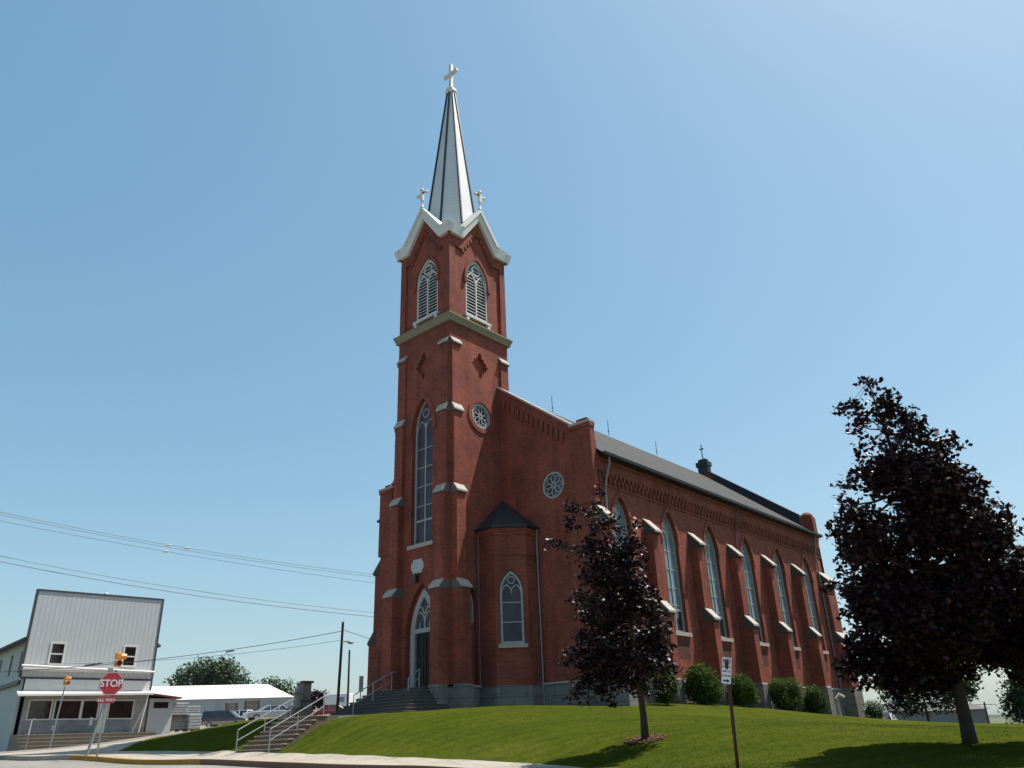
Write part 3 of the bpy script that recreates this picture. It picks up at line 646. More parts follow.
# side door of the tower
sd_ = MB(); sd_.plate(arch(31.8, .53, 6.05, 6.9, 8.02), [arch(31.8, .42, 6.17, 6.9, 7.85)], *W_south, .1, -.27); o = part(sd_, 'window', M['frame'])
p = MB(); p.plate(arch(31.8, .46, 6.1, 6.9, 7.9), [], *W_south, .03, -.33); part(p, 'pane', M['glass_blue'], o)
# ---- tower buttresses: angle pairs
def tower_butt(corner, n, along, rear=False):
    """n outward, along = direction from the corner along the wall"""
    base = Vector((corner[0], corner[1], 0))+along*.12; wd = .72
    W = (base, n, Z_, -along)     # profile plane: u outward, v up
    st = [(FZ+.1, 7.65, .72), (7.65, 13.1, .44), (13.1, 18.2, .24), (18.2, 22.8, .12)]
    if rear: st = [(10, 13.1, .4), (13.1, 18.2, .26), (18.2, 22.8, .13)]
    b = MB()
    for z0, z1, p in st: b.plate([(0, z0), (p, z0), (p, z1), (0, z1)], [], *W, wd)
    o = part(b, 'buttress', M['brick'])
    W2 = (base-along*.04, *W[1:])
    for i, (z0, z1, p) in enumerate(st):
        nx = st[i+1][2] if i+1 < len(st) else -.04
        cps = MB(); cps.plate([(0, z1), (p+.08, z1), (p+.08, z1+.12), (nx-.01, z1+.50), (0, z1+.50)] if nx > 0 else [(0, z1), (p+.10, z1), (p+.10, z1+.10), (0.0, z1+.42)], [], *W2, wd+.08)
        part(cps, 'shaded_cap_block', M['towercap_shade'], o)  # same painted shade on the tower caps
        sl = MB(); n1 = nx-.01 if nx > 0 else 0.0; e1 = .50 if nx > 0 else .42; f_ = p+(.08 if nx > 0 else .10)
        sl.plate([(f_+.02, z1+.04), (f_+.02, z1+.14), (n1, z1+e1+.05), (n1, z1+e1-.06)], [], base-along*.06, *W[1:], wd+.12); part(sl, 'cap_stone', M['capstone'], o)  # bright slab stands for the lit top of the cap
    if not rear:
        s = MB(); s.plate([(0, 0), (.84, 0), (.84, FZ), (.78, FZ+.12), (0, FZ+.12)], [], *W2, wd+.08); part(s, 'stone_base', M['stone'], o)
tower_butt((TX0, TY0), -X_, Y_); tower_butt((TX0, TY0), -Y_, X_)
tower_butt((TX0, TY1), -X_, -Y_); tower_butt((TX0, TY1), Y_, X_)
tower_butt((TX1, TY0), -Y_, -X_, True); tower_butt((TX1, TY1), Y_, -X_, True)
# ---- belt course
bl = MB()
def ringslab(mb, z0, z1, o0, o1):
    """square ring whose overhang grows from o0 (bottom) to o1 (top)"""
    P = []
    for z, o in ((z0, o0), (z1, o1)): P += [(TX0-o, TY0-o, z), (TX1+o, TY0-o, z), (TX1+o, TY1+o, z), (TX0-o, TY1+o, z)]
    mb.add(P, [(3, 2, 1, 0), (4, 5, 6, 7), (0, 1, 5, 4), (1, 2, 6, 5), (2, 3, 7, 6), (3, 0, 4, 7)])
ringslab(bl, BZ, BZ+.16, .16, .18); ringslab(bl, BZ+.163, BZ+.40, .18, .28); ringslab(bl, BZ+.403, BZ+.50, .30, .30); ringslab(bl, BZ+.503, BZ+.66, .28, .02)
part(bl, 'belt_course', M['belt'])
# ---- belfry
FZ2 = BZ+.5; EV = 31.15; PK = 34.2; XC = (TX0+TX1)/2
def belfry_face(W, u0, u1, cu, lu, cut=0):
    b = MB(); O, U, V, N = W; pw = .52
    def gab(du, top): return [(u0+du, FZ2), (u1-du, FZ2), (u1-du, EV), (cu+1.75, EV), (cu, top), (cu-1.75, EV), (u0+du, EV)]
    b.plate(gab(.16, PK-.75), [arch(lu, 1.02, 25.55, 28.35, 30.05)], O, U, V, N, .35, -.14)
    inner = [(u0+pw, FZ2+.2), (u1-pw, FZ2+.2), (u1-pw, 30.3), (cu+1.5, 30.3), (cu, 32.55), (cu-1.5, 30.3), (u0+pw, 30.3)]
    b.plate([(u0+cut, FZ2), (u1-cut, FZ2), (u1-cut, EV), (cu+1.75, EV), (cu, PK-.6), (cu-1.75, EV), (u0+cut, EV)], [inner], O, U, V, N, .14)
    for s in (-1, 1):          # corbel teeth under the gable and beside it
        for i in range(6):
            t = (i+.5)/6; uu = cu+s*1.5*(1-t); zz = 30.3+2.25*t
            b.plate(rect(uu-.09, zz-.34, uu+.09, zz+.05), [], O, U, V, N, .12, -.03)
        b.plate(rect(lu+s*1.02+(-.22 if s < 0 else 0), 27.9, lu+s*1.02+(0 if s < 0 else .22), 28.3), [], O, U, V, N, .25, .02)
    b.plate(hood(lu, 1.22, 1.04, 28.28, 28.35, 30.4, 30.08), [], O, U, V, N, .12, -.03)
    part(b, 'belfry_wall', M['brick'])
    f = MB(); f.plate(arch(lu, 1.04, 25.5, 28.35, 30.07), [arch(lu, .92, 25.64, 28.35, 29.88)], O, U, V, N, .1, -.16)
    f.plate(rect(lu-.05, 25.64, lu+.05, 28.5), [], O, U, V, N, .08, -.17)
    for s in (-1, 1): f.ribbon(arch(lu+s*.47, .47, 28.0, 28.02, 28.95)[2:], .08, O, U, V, N, .08, -.175)
    f.ribbon(circle(lu, 29.25, .36, 18)+[circle(lu, 29.25, .36, 18)[0]], .07, O, U, V, N, .08, -.178)
    f.plate(rect(lu-1.2, 25.33, lu+1.2, 25.5), [], O, U, V, N, .3, .05)
    for s in (-1, 1): f.plate(rect(lu+s*.98-.12, 25.08, lu+s*.98+.12, 25.327), [], O, U, V, N, .2, .03)
    o = part(f, 'belfry_opening', M['louver'])
    k = MB(); z = 25.7
    while z < 29.85:
        hw = .92 if z < 28.35 else max(.12, .92*(1-((z-28.35)/1.56)**1.6))
        k.add([tuple(O+U*a+V*bb+N*dd) for a in (lu-hw, lu+hw) for bb, dd in ((z, -.20), (z+.055, -.20), (z+.09, -.34), (z+.07, -.34))], [(0, 1, 2, 3), (7, 6, 5, 4), (0, 4, 5, 1), (1, 5, 6, 2), (2, 6, 7, 3), (3, 7, 4, 0)]); z += .235
    part(k, 'louvers', M['louver'], o)
    p = MB(); p.plate(arch(lu, .95, 25.6, 28.35, 29.95), [], O, U, V, N, .03, -.36); part(p, 'dark_backing', M['dark'], o)
belfry_face(W_front, TY0, TY1, YC, 33.68)
belfry_face(W_south, TX0, TX1, XC, 32.95, .141)
belfry_face(W_north, TX0, TX1, XC, 33.0, .141)
belfry_face((Vector((TX1, 0, 0)), Y_, Z_, X_), TY0, TY1, YC, YC)
# white cornice: level at the corners, climbing to a point over each face
cn = MB(); hip = .5
def cornice(W, u0, u1, cu):
    O, U, V, N = W; e = .26; k = 1.82
    top = [(u0-e-.15, 31.68), (u0-e+.1, 31.80), (cu-k, 31.80), (cu, 34.22), (cu+k, 31.80), (u1+e-.1, 31.80), (u1+e+.15, 31.68)]
    bot = [(u0-e, 31.02), (u0-e+.1, 31.05), (cu-k+.24, 31.05), (cu, 33.27), (cu+k-.24, 31.05), (u1+e-.1, 31.05), (u1+e, 31.02)]
    for i in range(6):
        q = [bot[i], bot[i+1], top[i+1], top[i]]
        # the board leans outwards: top edge further out than the bottom
        P = [tuple(O+U*a[0]+V*a[1]+N*d) for a, d in ((q[0], .22), (q[1], .22), (q[2], .36), (q[3], .36), (q[0], -.05), (q[1], -.05), (q[2], -.05), (q[3], -.05))]
        cn.add(P, [(0, 1, 2, 3), (7, 6, 5, 4), (0, 4, 5, 1), (1, 5, 6, 2), (2, 6, 7, 3), (3, 7, 4, 0)])
cornice(W_front, TY0, TY1, YC); cornice(W_south, TX0, TX1, XC); cornice(W_north, TX0, TX1, XC); cornice((Vector((TX1, 0, 0)), Y_, Z_, X_), TY0, TY1, YC)
part(cn, 'cornice', M['white'])
cr = MB()
for (O, U, V, N, L_, cu) in ((Vector((TX0-.40, 0, 0)), Y_, Z_, -X_, TX1-TX0+.80, YC), (Vector((0, TY0-.40, 0)), X_, Z_, -Y_, TY1-TY0+.80, XC)):
    cr.plate([(cu-1.86, 31.81), (cu, 34.25), (cu+1.86, 31.81), (cu+1.6, 31.80), (cu, 33.9), (cu-1.6, 31.80)], [], O, U, V, N, L_, .0)
cr.box((TX0+.2, TY0+.2, 31.68), (TX1-.2, TY1-.2, 31.78))
for cx, sx in ((TX0, 1), (TX1, -1)):
    for cy, sy in ((TY0, 1), (TY1, -1)): cr.box((cx-sx*.21, cy-sy*.21, 31.06), (cx+sx*.3, cy+sy*.3, 31.74))
part(cr, 'belfry_roof', M['white'])
# gable crosses
def small_cross(x, y, z, along):
    b = MB(); b.lathe([(.14, 0), (.07, .25), (.06, .7)], (x, y, z), 8); b.box((x-.1, y-.1, z+.6), (x+.1, y+.1, z+1.45))
    for s in (-1, 1):
        c0 = Vector((x, y, z+1.15)); a = c0+along*(s*.42); b.box(tuple(c0+Vector((-.06, -.06, -.09))), tuple(a+Vector((.06, .06, .09)) if s > 0 else a+Vector((-.06, -.06, .09))))
        b.ball(tuple(a), .14)
    b.ball((x, y, z+1.48), .16); part(b, 'gable_cross', M['white'])
small_cross(TX0-.3, YC, 34.2, Y_); small_cross(XC, TY0-.3, 34.2, X_); small_cross(XC, TY1+.3, 34.2, X_); small_cross(TX1+.3, YC, 34.2, Y_)
# ---- spire
SX, SY = 32.77, 33.73
def octr(z): return .31+(46.6-z)*(1.66-.31)/(46.6-35.4)
sp = MB(); o8 = [(math.cos(R(22.5+45*k)), math.sin(R(22.5+45*k))) for k in range(8)]
sp.add([(SX+a*octr(31.9), SY+b*octr(31.9), 31.9) for a, b in o8]+[(SX+a*octr(46.6), SY+b*octr(46.6), 46.6) for a, b in o8],
       [(k, (k+1) % 8, 8+(k+1) % 8, 8+k) for k in range(8)]+[tuple(range(8))[::-1], tuple(range(8, 16))])
spo = part(sp, 'spire', M['spire'])
sm = MB()
for a, b in o8: sm.tube([(SX+a*octr(z)*1.01, SY+b*octr(z)*1.01, z) for z in (32, 46.6)], .09, 6)
part(sm, 'ridge_trim', M['seam'], spo)
tp = MB(); tp.lathe([(.36, 46.5), (.46, 46.75), (.44, 47.0), (.2, 47.2), (.14, 47.5)], (SX, SY, 0), 12)
part(tp, 'spire_cap', M['white'])
xr = MB(); xr.box((SX-.12, SY-.12, 47.3), (SX+.12, SY+.12, 49.75)); xr.box((SX-.11, SY-.72, 48.64), (SX+.11, SY+.72, 48.9)); part(xr, 'cross', M['white'])
# ---- corner bay
bx0, by0, bx1, by1 = 32.50, 28.85, 33.78, 30.13
def bay(o): return [(bx0-o, TY0), (bx0-o, by1-o*.41), (bx1-o*.41, by0-o), (NX0, by0-o), (NX0, TY0)]
def slab(mb, poly, z0, z1): mb.plate(poly, [], Vector((0, 0, 0)), X_, Y_, Z_, z1-z0, z1)
bs = MB(); slab(bs, bay(.08), -.3, FZ); part(bs, 'bay_base', M['stone'])
dch = Vector((bx1-bx0, by0-by1, 0)).normalized(); nch = Vector((-1, -1, 0)).normalized(); Wc = (Vector((bx0, by1, 0)), dch, Z_, nch); cl = math.hypot(bx1-bx0, by0-by1)
bb = MB(); slab(bb, [(bx0, TY0), (bx0, by1), (bx0+.3, by1+.01), (bx0+.3, TY0)], FZ, 11.2); slab(bb, [(bx1, by0), (NX0, by0), (NX0, by0+.3), (bx1+.01, by0+.3)], FZ, 11.2)
bb.plate(rect(0, FZ, cl, 11.2), [arch(cl/2, .66, 4.75, 7.55, 8.72)], *Wc, .3)
for z0, z1, o in ((9.55, 9.72, .05), (10.72, 10.9, .07), (10.9, 11.19, .12)):
    ply = [(bx0-o, TY0), (bx0-o, by1-o*.41), (bx1-o*.41, by0-o), (NX0, by0-o)]
    ply2 = [(NX0, by0-.001), (bx1, by0-.001), (bx0-.001, by1), (bx0-.001, TY0)]
    slab(bb, ply+ply2, z0, z1)
bb.plate(rect(.35, 9.95, cl-.35, 10.5), [rect(.47, 10.07, cl-.47, 10.38)], *Wc, .04, .045)
bb.plate(rect(TY0-1.05, 9.95, TY0-.3, 10.5), [rect(TY0-.95, 10.05, TY0-.4, 10.4)], Vector((bx0, 0, 0)), Y_, Z_, -X_, .04, .045)
part(bb, 'bay_wall', M['brick'])
lancet(Wc, cl/2, .64, 4.77, 7.55, 8.68, -.08, M['glass_grey'], 0, (5.9, 6.95), None, True, .12)
s = MB(); s.plate(rect(cl/2-.8, 4.55, cl/2+.8, 4.75), [], *Wc, .3, .1); part(s, 'window_sill', M['capstone'])
br_ = MB(); e = bay(.22); ap = (NX0, TY0, 13.45); P = [(x, y, 11.2) for x, y in e[:4]]
br_.add(P+[ap]+[(x, y, 11.08) for x, y in e[:4]]+[(NX0, TY0, 11.08)], [(0, 1, 4), (1, 2, 4), (2, 3, 4), (0, 5, 6, 1), (1, 6, 7, 2), (2, 7, 8, 3), (5, 9, 8, 7, 6)])
part(br_, 'bay_roof', M['bay_roof'])
bg = MB(); e2 = bay(.26); bg.tube([(e2[i][0], e2[i][1], 11.16) for i in range(4)], .05, 6); part(bg, 'bay_gutter', M['bay_roof'])
dpipe([(34.62, by0-.2, 11.1), (34.62, by0-.12, 10.6), (34.62, by0-.12, 1.6)], .05)
dpipe([(bx0-.07, TY0-.09, 11.0), (bx0-.07, TY0-.09, 2.7)], .025)
# ---- entrance steps
def zsteps(name, label, x0, x1, zbot, ztop, n, y0, y1, wrap, mat, tread):
    b = MB(); st = (ztop-zbot)/n; run = (x1-x0)/n
    for i in range(n):
        k = wrap*(n-1-i)*run
        b.box((x0+i*run, y0-k+.004*i, zbot-1.2+.001*i), (x1+.9+.003*i, y1+k-.004*i, zbot+(i+1)*st-.05))
    o = b.build(name, mat); tag(o, label, 'steps')
    for i in range(n):
        k = wrap*(n-1-i)*run; t = MB(); xe = x0+(i+1)*run if not wrap else x1+.5
        t.box((x0+i*run-.03, y0-k-.02, zbot+(i+1)*st-.05), (xe-.032 if not wrap and i < n-1 else xe+.3, y1+k+.02, zbot+(i+1)*st)); t.build('tread', tread, o, bevel=.012)
    return o
zsteps('stone_steps', 'broad grey stone steps spreading from the church front door', 26.9, 29.3, 1.32, FZ+.03, 8, 32.2, 36.5, .5, M['step_grey'], M['step_grey'])
zsteps('stone_steps', 'brown concrete steps climbing the grass bank from the sidewalk between two pipe rails', 20.75, 23.05, -.14, 1.36, 8, 32.25, 35.45, 0, M['step'], M['tread_lit'])
sheet('path', np.linspace(23.6, 27.1, 8), np.linspace(32.4, 35.3, 8), M['concrete'], .03, .06)
def rail(name, label, y, x0, z0, x1, z1, ext, h=.92, group='pipe handrails on the church steps', posts=3):
    t = thing(name, (x0, y, z0), label, 'handrail', group)
    p = MB(); pts = []
    for i in range(posts):
        f = i/(posts-1); x = x0+(x1-x0)*f; z = z0+(z1-z0)*f
        q = MB(); q.tube([(x, y, z-.15), (x, y, z+h)], .026, 8); q.build('post', M['rail'], t)
    p.tube([(x0, y, z0+h), (x1, y, z1+h), (x1+ext, y, z1+h)], .028, 8); p.build('top_rail', M['rail'], t)
    m = MB(); m.tube([(x0, y, z0+h*.52), (x1, y, z1+h*.52)], .024, 8); m.build('mid_rail', M['rail'], t)
    return t
rail('handrail', 'grey pipe handrail on the right of the lower brown steps', 32.55, 20.6, -.1, 23.3, 1.25, .25)
rail('handrail', 'grey pipe handrail on the left of the lower brown steps', 35.2, 20.6, -.05, 23.3, 1.25, .25)
rail('handrail', 'grey pipe handrail left of the church door on the upper grey steps', 35.05, 26.9, 1.5, 29.4, FZ+.05, .3)
rail('handrail', 'short grey pipe handrail ending in front of the church doorway', 32.95, 28.75, 2.2, 29.5, FZ+.05, .05, posts=2)

# ================================================================== FOLIAGE
def leaves(centers, spread, per, size, aspect=.75, up=.35, flat=.8):
    n = len(centers)*per; c = np.repeat(centers, per, 0)+np.clip(rng.normal(0, 1, (n, 3)), -1.7, 1.7)*spread*np.array([1, 1, flat])
    nrm = rng.normal(0, 1, (n, 3)); nrm[:, 2] = np.abs(nrm[:, 2])+up; nrm /= np.linalg.norm(nrm, axis=1)[:, None]
    a = rng.normal(0, 1, (n, 3)); a -= nrm*(a*nrm).sum(1)[:, None]; a /= np.linalg.norm(a, axis=1)[:, None]; b = np.cross(nrm, a)
    s = (size*rng.uniform(.55, 1.25, n))[:, None]
    q = [a*s*.5, a*s*.12+b*s*.5*aspect-nrm*s*.06, -a*s*.5-nrm*s*.05, a*s*.12-b*s*.5*aspect-nrm*s*.06]
    return np.stack([c+k for k in q], 1)
def ball_pts(c, r, n, shell=.45):
    d = rng.normal(0, 1, (n, 3)); d /= np.linalg.norm(d, axis=1)[:, None]
    rad = rng.uniform(shell**3, 1, n)**(1/3)
    return np.array(c)+d*rad[:, None]*np.array(r)
def tree(name, label, trunk, blobs, density, per, leaf, mat, spread=.16, group=None, twigs=True, cat='tree', shell=.35, up=.35, flat=.8, trunk_mat='bark'):
    """trunk: [(point, radius)], blobs: [(centre, (rx,ry,rz))]; limbs run from the trunk out to every blob"""
    t = thing(name, tuple(trunk[0][0]), label, cat, group)
    tb = MB(); tb.tube([p for p, r in trunk], [r for p, r in trunk], 10)
    TP = [Vector(p) for p, r in trunk]; cl = []
    for c, r in blobs:
        r = (r, r, r) if isinstance(r, (int, float)) else r; c = Vector(c)
        lo = 3 if len(TP) > 5 else 1
        cand = [(i, p) for i, p in enumerate(TP) if i >= lo and (p.z < c.z+.7 or i == lo)]
        i, p = min(cand, key=lambda q: (q[1]-c).length+.3*abs(q[1].z-c.z)); rad = trunk[i][1]
        mid = (p+c)/2+Vector((0, 0, -.06*(c-p).length))
        tb.tube([p, mid, c], [min(rad*.55, .09), min(rad*.4, .05), .012], 6)
        n = max(3, int(density*r[0]*r[1]*r[2]*4.2)); pts = ball_pts(c, r, n, shell); cl.append(pts)
        if twigs:
            for q in pts[::max(1, n//10)]: tb.tube([c, tuple((np.array(c)+q)/2+np.array([0, 0, -.03])), tuple(q)], [.018, .012, .005], 4, False)
    tb.build('trunk', M[trunk_mat], t, smooth=True)
    L_ = leaves(np.concatenate(cl), spread, per, leaf, up=up, flat=flat)
    np_obj('crown', L_, 4, mat, t, trunk[0][0]); return t
rgt = (ROT @ Vector((1, 0, 0))); rgt = Vector((rgt.x, rgt.y, 0)).normalized(); dep = Vector((-rgt.y, rgt.x, 0))
if dep.dot(ROT @ Vector((0, 0, 1))) < 0: dep = -dep
def blob(px, py, zc, rpx, off=0, k=(1, 1, 1)):
    c = at(px, py, zc)+dep*off; r = rpx*zc/F_PX; return (c, (r*k[0], r*k[1], r*k[2]))
# big maroon maple, right
zb = 18.0; B0 = at(970, 743, zb)
tk = [(B0-Z_*.15, .185), (at(966, 722, zb), .15), (at(958, 690, zb), .135), (at(945, 640, zb), .115), (at(928, 570, zb), .10), (at(905, 490, zb), .065), (at(885, 430, zb), .035), (at(868, 382, zb), .012)]
spec = [(866, 378, 10, 0), (874, 396, 14, .1), (884, 416, 19, 0), (893, 440, 24, -.1), (838, 407, 6, .1), (848, 406, 7, 0), (852, 423, 9, .1), (866, 421, 12, 0),
 (858, 446, 8, .1), (900, 462, 27, .3), (926, 450, 19, -.2), (938, 470, 22, .2), (950, 488, 19, -.2), (876, 470, 24, .1), (842, 484, 9, 0), (860, 486, 18, -.2), (900, 490, 38, -.4), (940, 500, 36, .3),
 (970, 480, 8, 0), (838, 505, 10, .1), (856, 520, 26, .2), (892, 530, 38, .6), (930, 540, 46, -.6), (960, 532, 24, .2), (976, 547, 18, 0), (835, 532, 9, 0), (850, 553, 26, -.3), (985, 580, 30, .4), (1004, 555, 14, 0), (1010, 590, 26, -.2),
 (886, 580, 40, .2), (925, 590, 52, .8), (965, 590, 44, -.8), (1020, 585, 14, .1), (838, 588, 14, 0), (868, 610, 30, -.2), (905, 630, 50, -.7), (950, 625, 48, .7), (995, 625, 44, 0), (1030, 620, 32, .4), (1055, 600, 36, -.3), (1070, 640, 38, .3),
 (862, 640, 18, .2), (880, 660, 36, .4), (915, 670, 40, .2), (1005, 650, 34, -.4), (1040, 660, 30, .2), (985, 648, 26, .2), (895, 680, 16, -.1), (955, 664, 20, .3), (868, 668, 14, 0), (1020, 672, 16, .1)]
tree('maple_tree', 'large dark maroon maple tree standing on the lawn at the right, tallest of the maples', tk, [blob(a+6, b, zb, r*.85, o*1.4, (1, 1.3, .82)) for a, b, r, o in spec], 74, 17, .14, M['maroon'], .115)
# small maroon maple before the nave
zb2 = 22.5; B1 = at(645, 737, zb2)
tk2 = [(B1-Z_*.15, .125), (at(643.5, 715, zb2), .10), (at(640, 690, zb2), .085), (at(634, 650, zb2), .07), (at(628, 600, zb2), .055), (at(618, 550, zb2), .038), (at(604, 515, zb2), .02), (at(592, 498, zb2), .008)]
spec2 = [(568, 506, 6, 0), (577, 506, 8, 0), (590, 512, 11, .1), (600, 492, 5, 0), (603, 523, 14, 0), (567, 521, 4, 0), (576, 525, 5, .1), (552, 544, 3.5, 0), (562, 545, 4.5, 0), (574, 549, 6, .1), (588, 540, 10, 0), (622, 536, 14, .2), (634, 528, 8, 0), (636, 545, 12, -.1),
 (597, 552, 18, 0), (620, 560, 22, .3), (642, 563, 11, .1), (594, 575, 19, -.2), (618, 585, 24, -.3), (640, 590, 18, .2), (584, 597, 14, .1), (605, 610, 25, .3), (632, 615, 25, -.3), (651, 601, 12, 0), (660, 622, 13, .2), (650, 640, 21, .3), (620, 640, 26, .4), (590, 640, 17, -.2), (578, 655, 15, .1),
 (573, 662, 9, 0), (600, 662, 22, .2), (628, 668, 24, -.4), (655, 662, 18, -.1), (667, 650, 9, 0), (584, 682, 14, .1), (606, 686, 16, -.2), (640, 684, 16, .3), (576, 694, 9, 0), (660, 682, 11, .1), (613, 702, 6, 0), (590, 700, 7, .1), (672, 668, 6, 0)]
tree('maple_tree', 'smaller dark maroon maple tree leaning left by the church wall, red mulch at its foot', tk2, [blob(a, b, zb2, r*.83, o*1.4, (1, 1.3, .82)) for a, b, r, o in spec2], 105, 15, .125, M['maroon'], .105)
mu = MB()
for i in range(160):
    a = random.uniform(0, 6.28); d = .55*random.random()**.6; x, y = B1.x+d*math.cos(a)*1.1, B1.y+d*math.sin(a)*1.1; s = random.uniform(.03, .07)
    mu.ball((x, y, T(x, y)-.005), s, random.uniform(.8, 1.6), random.uniform(.8, 1.4), random.uniform(.3, .6), 7)
tag(mu.build('mulch', M['mulch']), 'ring of red mulch round the foot of the smaller maroon maple', 'mulch', kind='stuff')
# clipped shrubs along the wall
def shrub(label, px0, px1, pyt, pyb, y=23.0, mat='yew', group='shrubs along the church wall', name='shrub', zc=None):
    pc = (px0+px1)/2
    if zc is None:
        d = ray(pc, pyb); k = (y-.1)/d.y; zc = k*F_PX
    b0 = at(pc, pyb, zc); top = at(pc, pyt, zc); wr = (px1-px0)/2*zc/F_PX*1.1; h = top.z-b0.z
    g = Vector((b0.x, b0.y, T(b0.x, b0.y)))
    bl_ = [(b0+Z_*h*.36, (wr*.80, wr*.75, h*.36)), (b0+Z_*h*.62, (wr*.72, wr*.68, h*.34))]
    for i in range(7):
        a = 6.28*i/7+.3; q_ = random.uniform(.75, 1.25); bl_.append((b0+Vector((math.cos(a)*wr*.58*q_, math.sin(a)*wr*.5, h*random.uniform(.24, .72))), (wr*.36*q_, wr*.36, h*.25*q_)))
    tk_ = [(g-Z_*.1, .07), (g+Z_*h*.3, .05), (b0+Z_*h*.6, .03)]
    return tree(name, label, tk_, bl_, 190/max(1, wr*1.2), 11, .11, M[mat], .11, group, False, 'shrub', .55, .9, 1.0)
shrub('green shrub half hidden behind the small maroon maple', 653, 681, 664, 702, 23.0)
shrub('largest bright green shrub, left of the parking sign against the church wall', 684, 726, 660, 706, 22.9)
shrub('round green shrub directly right of the parking sign', 727, 760, 673, 706, 22.9)
shrub('wide green shrub fourth along the wall, right of the exposed stone buttress foot', 769, 807, 677, 713, 22.8)
shrub('small green shrub nearest the far corner buttress, last but one along the wall', 804, 830, 684, 715, 22.7)
shrub('olive green shrub beyond the far end of the church, beside the white shape', 866, 886, 700, 722, mat='green', zc=52)
# distant trees
def far_tree(label, blobs, trunk_px, zc, mat, dens, per, leaf, spread, name='tree', group=None):
    b0 = at(*trunk_px, zc); g = Vector((b0.x, b0.y, T(b0.x, b0.y)-.2)); B = [blob(a, b, zc, r, o, (1, 1, .85)) for a, b, r, o in blobs]
    top = max(B, key=lambda q: q[0].z)[0]; h = top.z-g.z; R0 = h*.03
    tk_ = [(g, R0), (g+(b0-g)*.5+Z_*h*.1, R0*.85), (Vector((b0.x, b0.y, g.z+h*.45)), R0*.6), (Vector((b0.x, b0.y, g.z+h*.8)), R0*.3)]
    return tree(name, label, tk_, B, dens, per, leaf, M[mat], spread, group, False)
far_tree('broad green tree rising behind the white-roofed building', [(205, 668, 13, 0), (222, 670, 15, 1), (188, 674, 11, 0), (178, 682, 10, 0), (236, 676, 11, 0), (243, 684, 8, 0), (210, 682, 16, 2), (195, 686, 12, -1), (225, 686, 14, -1)], (210, 700), 210, 'green', .5, 12, .75, .8)
far_tree('low green tree showing above the right end of the white roof', [(270, 686, 9, 0), (282, 688, 10, 0), (262, 686, 6, 0), (291, 693, 8, 0), (276, 694, 10, 1)], (277, 704), 200, 'green', .5, 12, .7, .8)
far_tree('round maroon tree beside the stone pillar on the left skyline', [(314, 697, 7, 0), (322, 697, 6.5, 0), (328, 700, 5, 0), (310, 702, 6, 0), (318, 703, 7, 0)], (318, 712), 130, 'maroon', 5, 14, .5, .4)
far_tree('green tree behind the large maroon maple, right of the church', [(888, 682, 14, 0), (905, 680, 20, 0), (930, 675, 24, 0), (955, 680, 20, 0), (965, 690, 12, 0), (972, 668, 9, 0), (893, 700, 12, 0), (915, 702, 16, 1), (938, 703, 12, -1), (950, 700, 10, 0), (968, 697, 5, 0)], (929, 722), 62, 'dark_green', 11, 13, .24, .24)
far_tree('dark evergreen tree cut by the right edge of the picture', [(1018, 672, 9, 0), (1014, 684, 10, 0), (1022, 694, 14, 0), (1012, 700, 9, 0), (1018, 708, 14, 0), (1030, 690, 18, 0), (1010, 712, 9, 0), (1034, 710, 18, 0)], (1026, 726), 48, 'dark_green', 16, 13, .22, .22, 'evergreen_tree')
# grass blades on the near lawn
def grass():
    n = 70000; d = 13+rng.random(n)**1.9*24; a = rng.uniform(R(5), R(62), n); x = d*np.cos(a); y = d*np.sin(a)
    ok = (x > np.maximum(14.4, xi(y)+.05)) & ~((y > 32.2) & (x < 27.2) & (y < 35.5)) & (y < 36)
    x, y = x[ok], y[ok]; z = T_np(x, y)-.03; n = len(x); h = rng.uniform(.02, .045, n); t = rng.uniform(0, 6.28, n); wd = rng.uniform(.008, .018, n)
    lean = rng.normal(0, .03, (n, 2)); P = np.stack([x, y, z], 1); s = np.stack([np.cos(t)*wd, np.sin(t)*wd, 0*t], 1)
    V = np.stack([P-s, P+s, P+np.stack([lean[:, 0], lean[:, 1], h], 1)], 1)
    tag(np_obj('grass', V, 3, M['blade']), 'short mown grass blades covering the near lawn', 'grass', kind='stuff')
grass()

# ================================================================== SIGNS
def text(body, size, mat, parent, loc, rot, extrude=.004, name='lettering', sx=1):
    cu = bpy.data.curves.new(name, 'FONT'); cu.body = body; cu.size = size; cu.align_x = 'CENTER'; cu.align_y = 'CENTER'; cu.extrude = extrude; cu.offset = size*.018
    tmp = bpy.data.objects.new(name, cu); COL.objects.link(tmp); bpy.context.view_layer.update()
    me = bpy.data.meshes.new_from_object(tmp.evaluated_get(bpy.context.evaluated_depsgraph_get())); bpy.data.objects.remove(tmp)
    me.materials.clear(); me.materials.append(mat); o = bpy.data.objects.new(name, me); COL.objects.link(o); o.parent = parent; o.location = loc; o.rotation_euler = rot; o.scale = (sx, 1, 1); return o
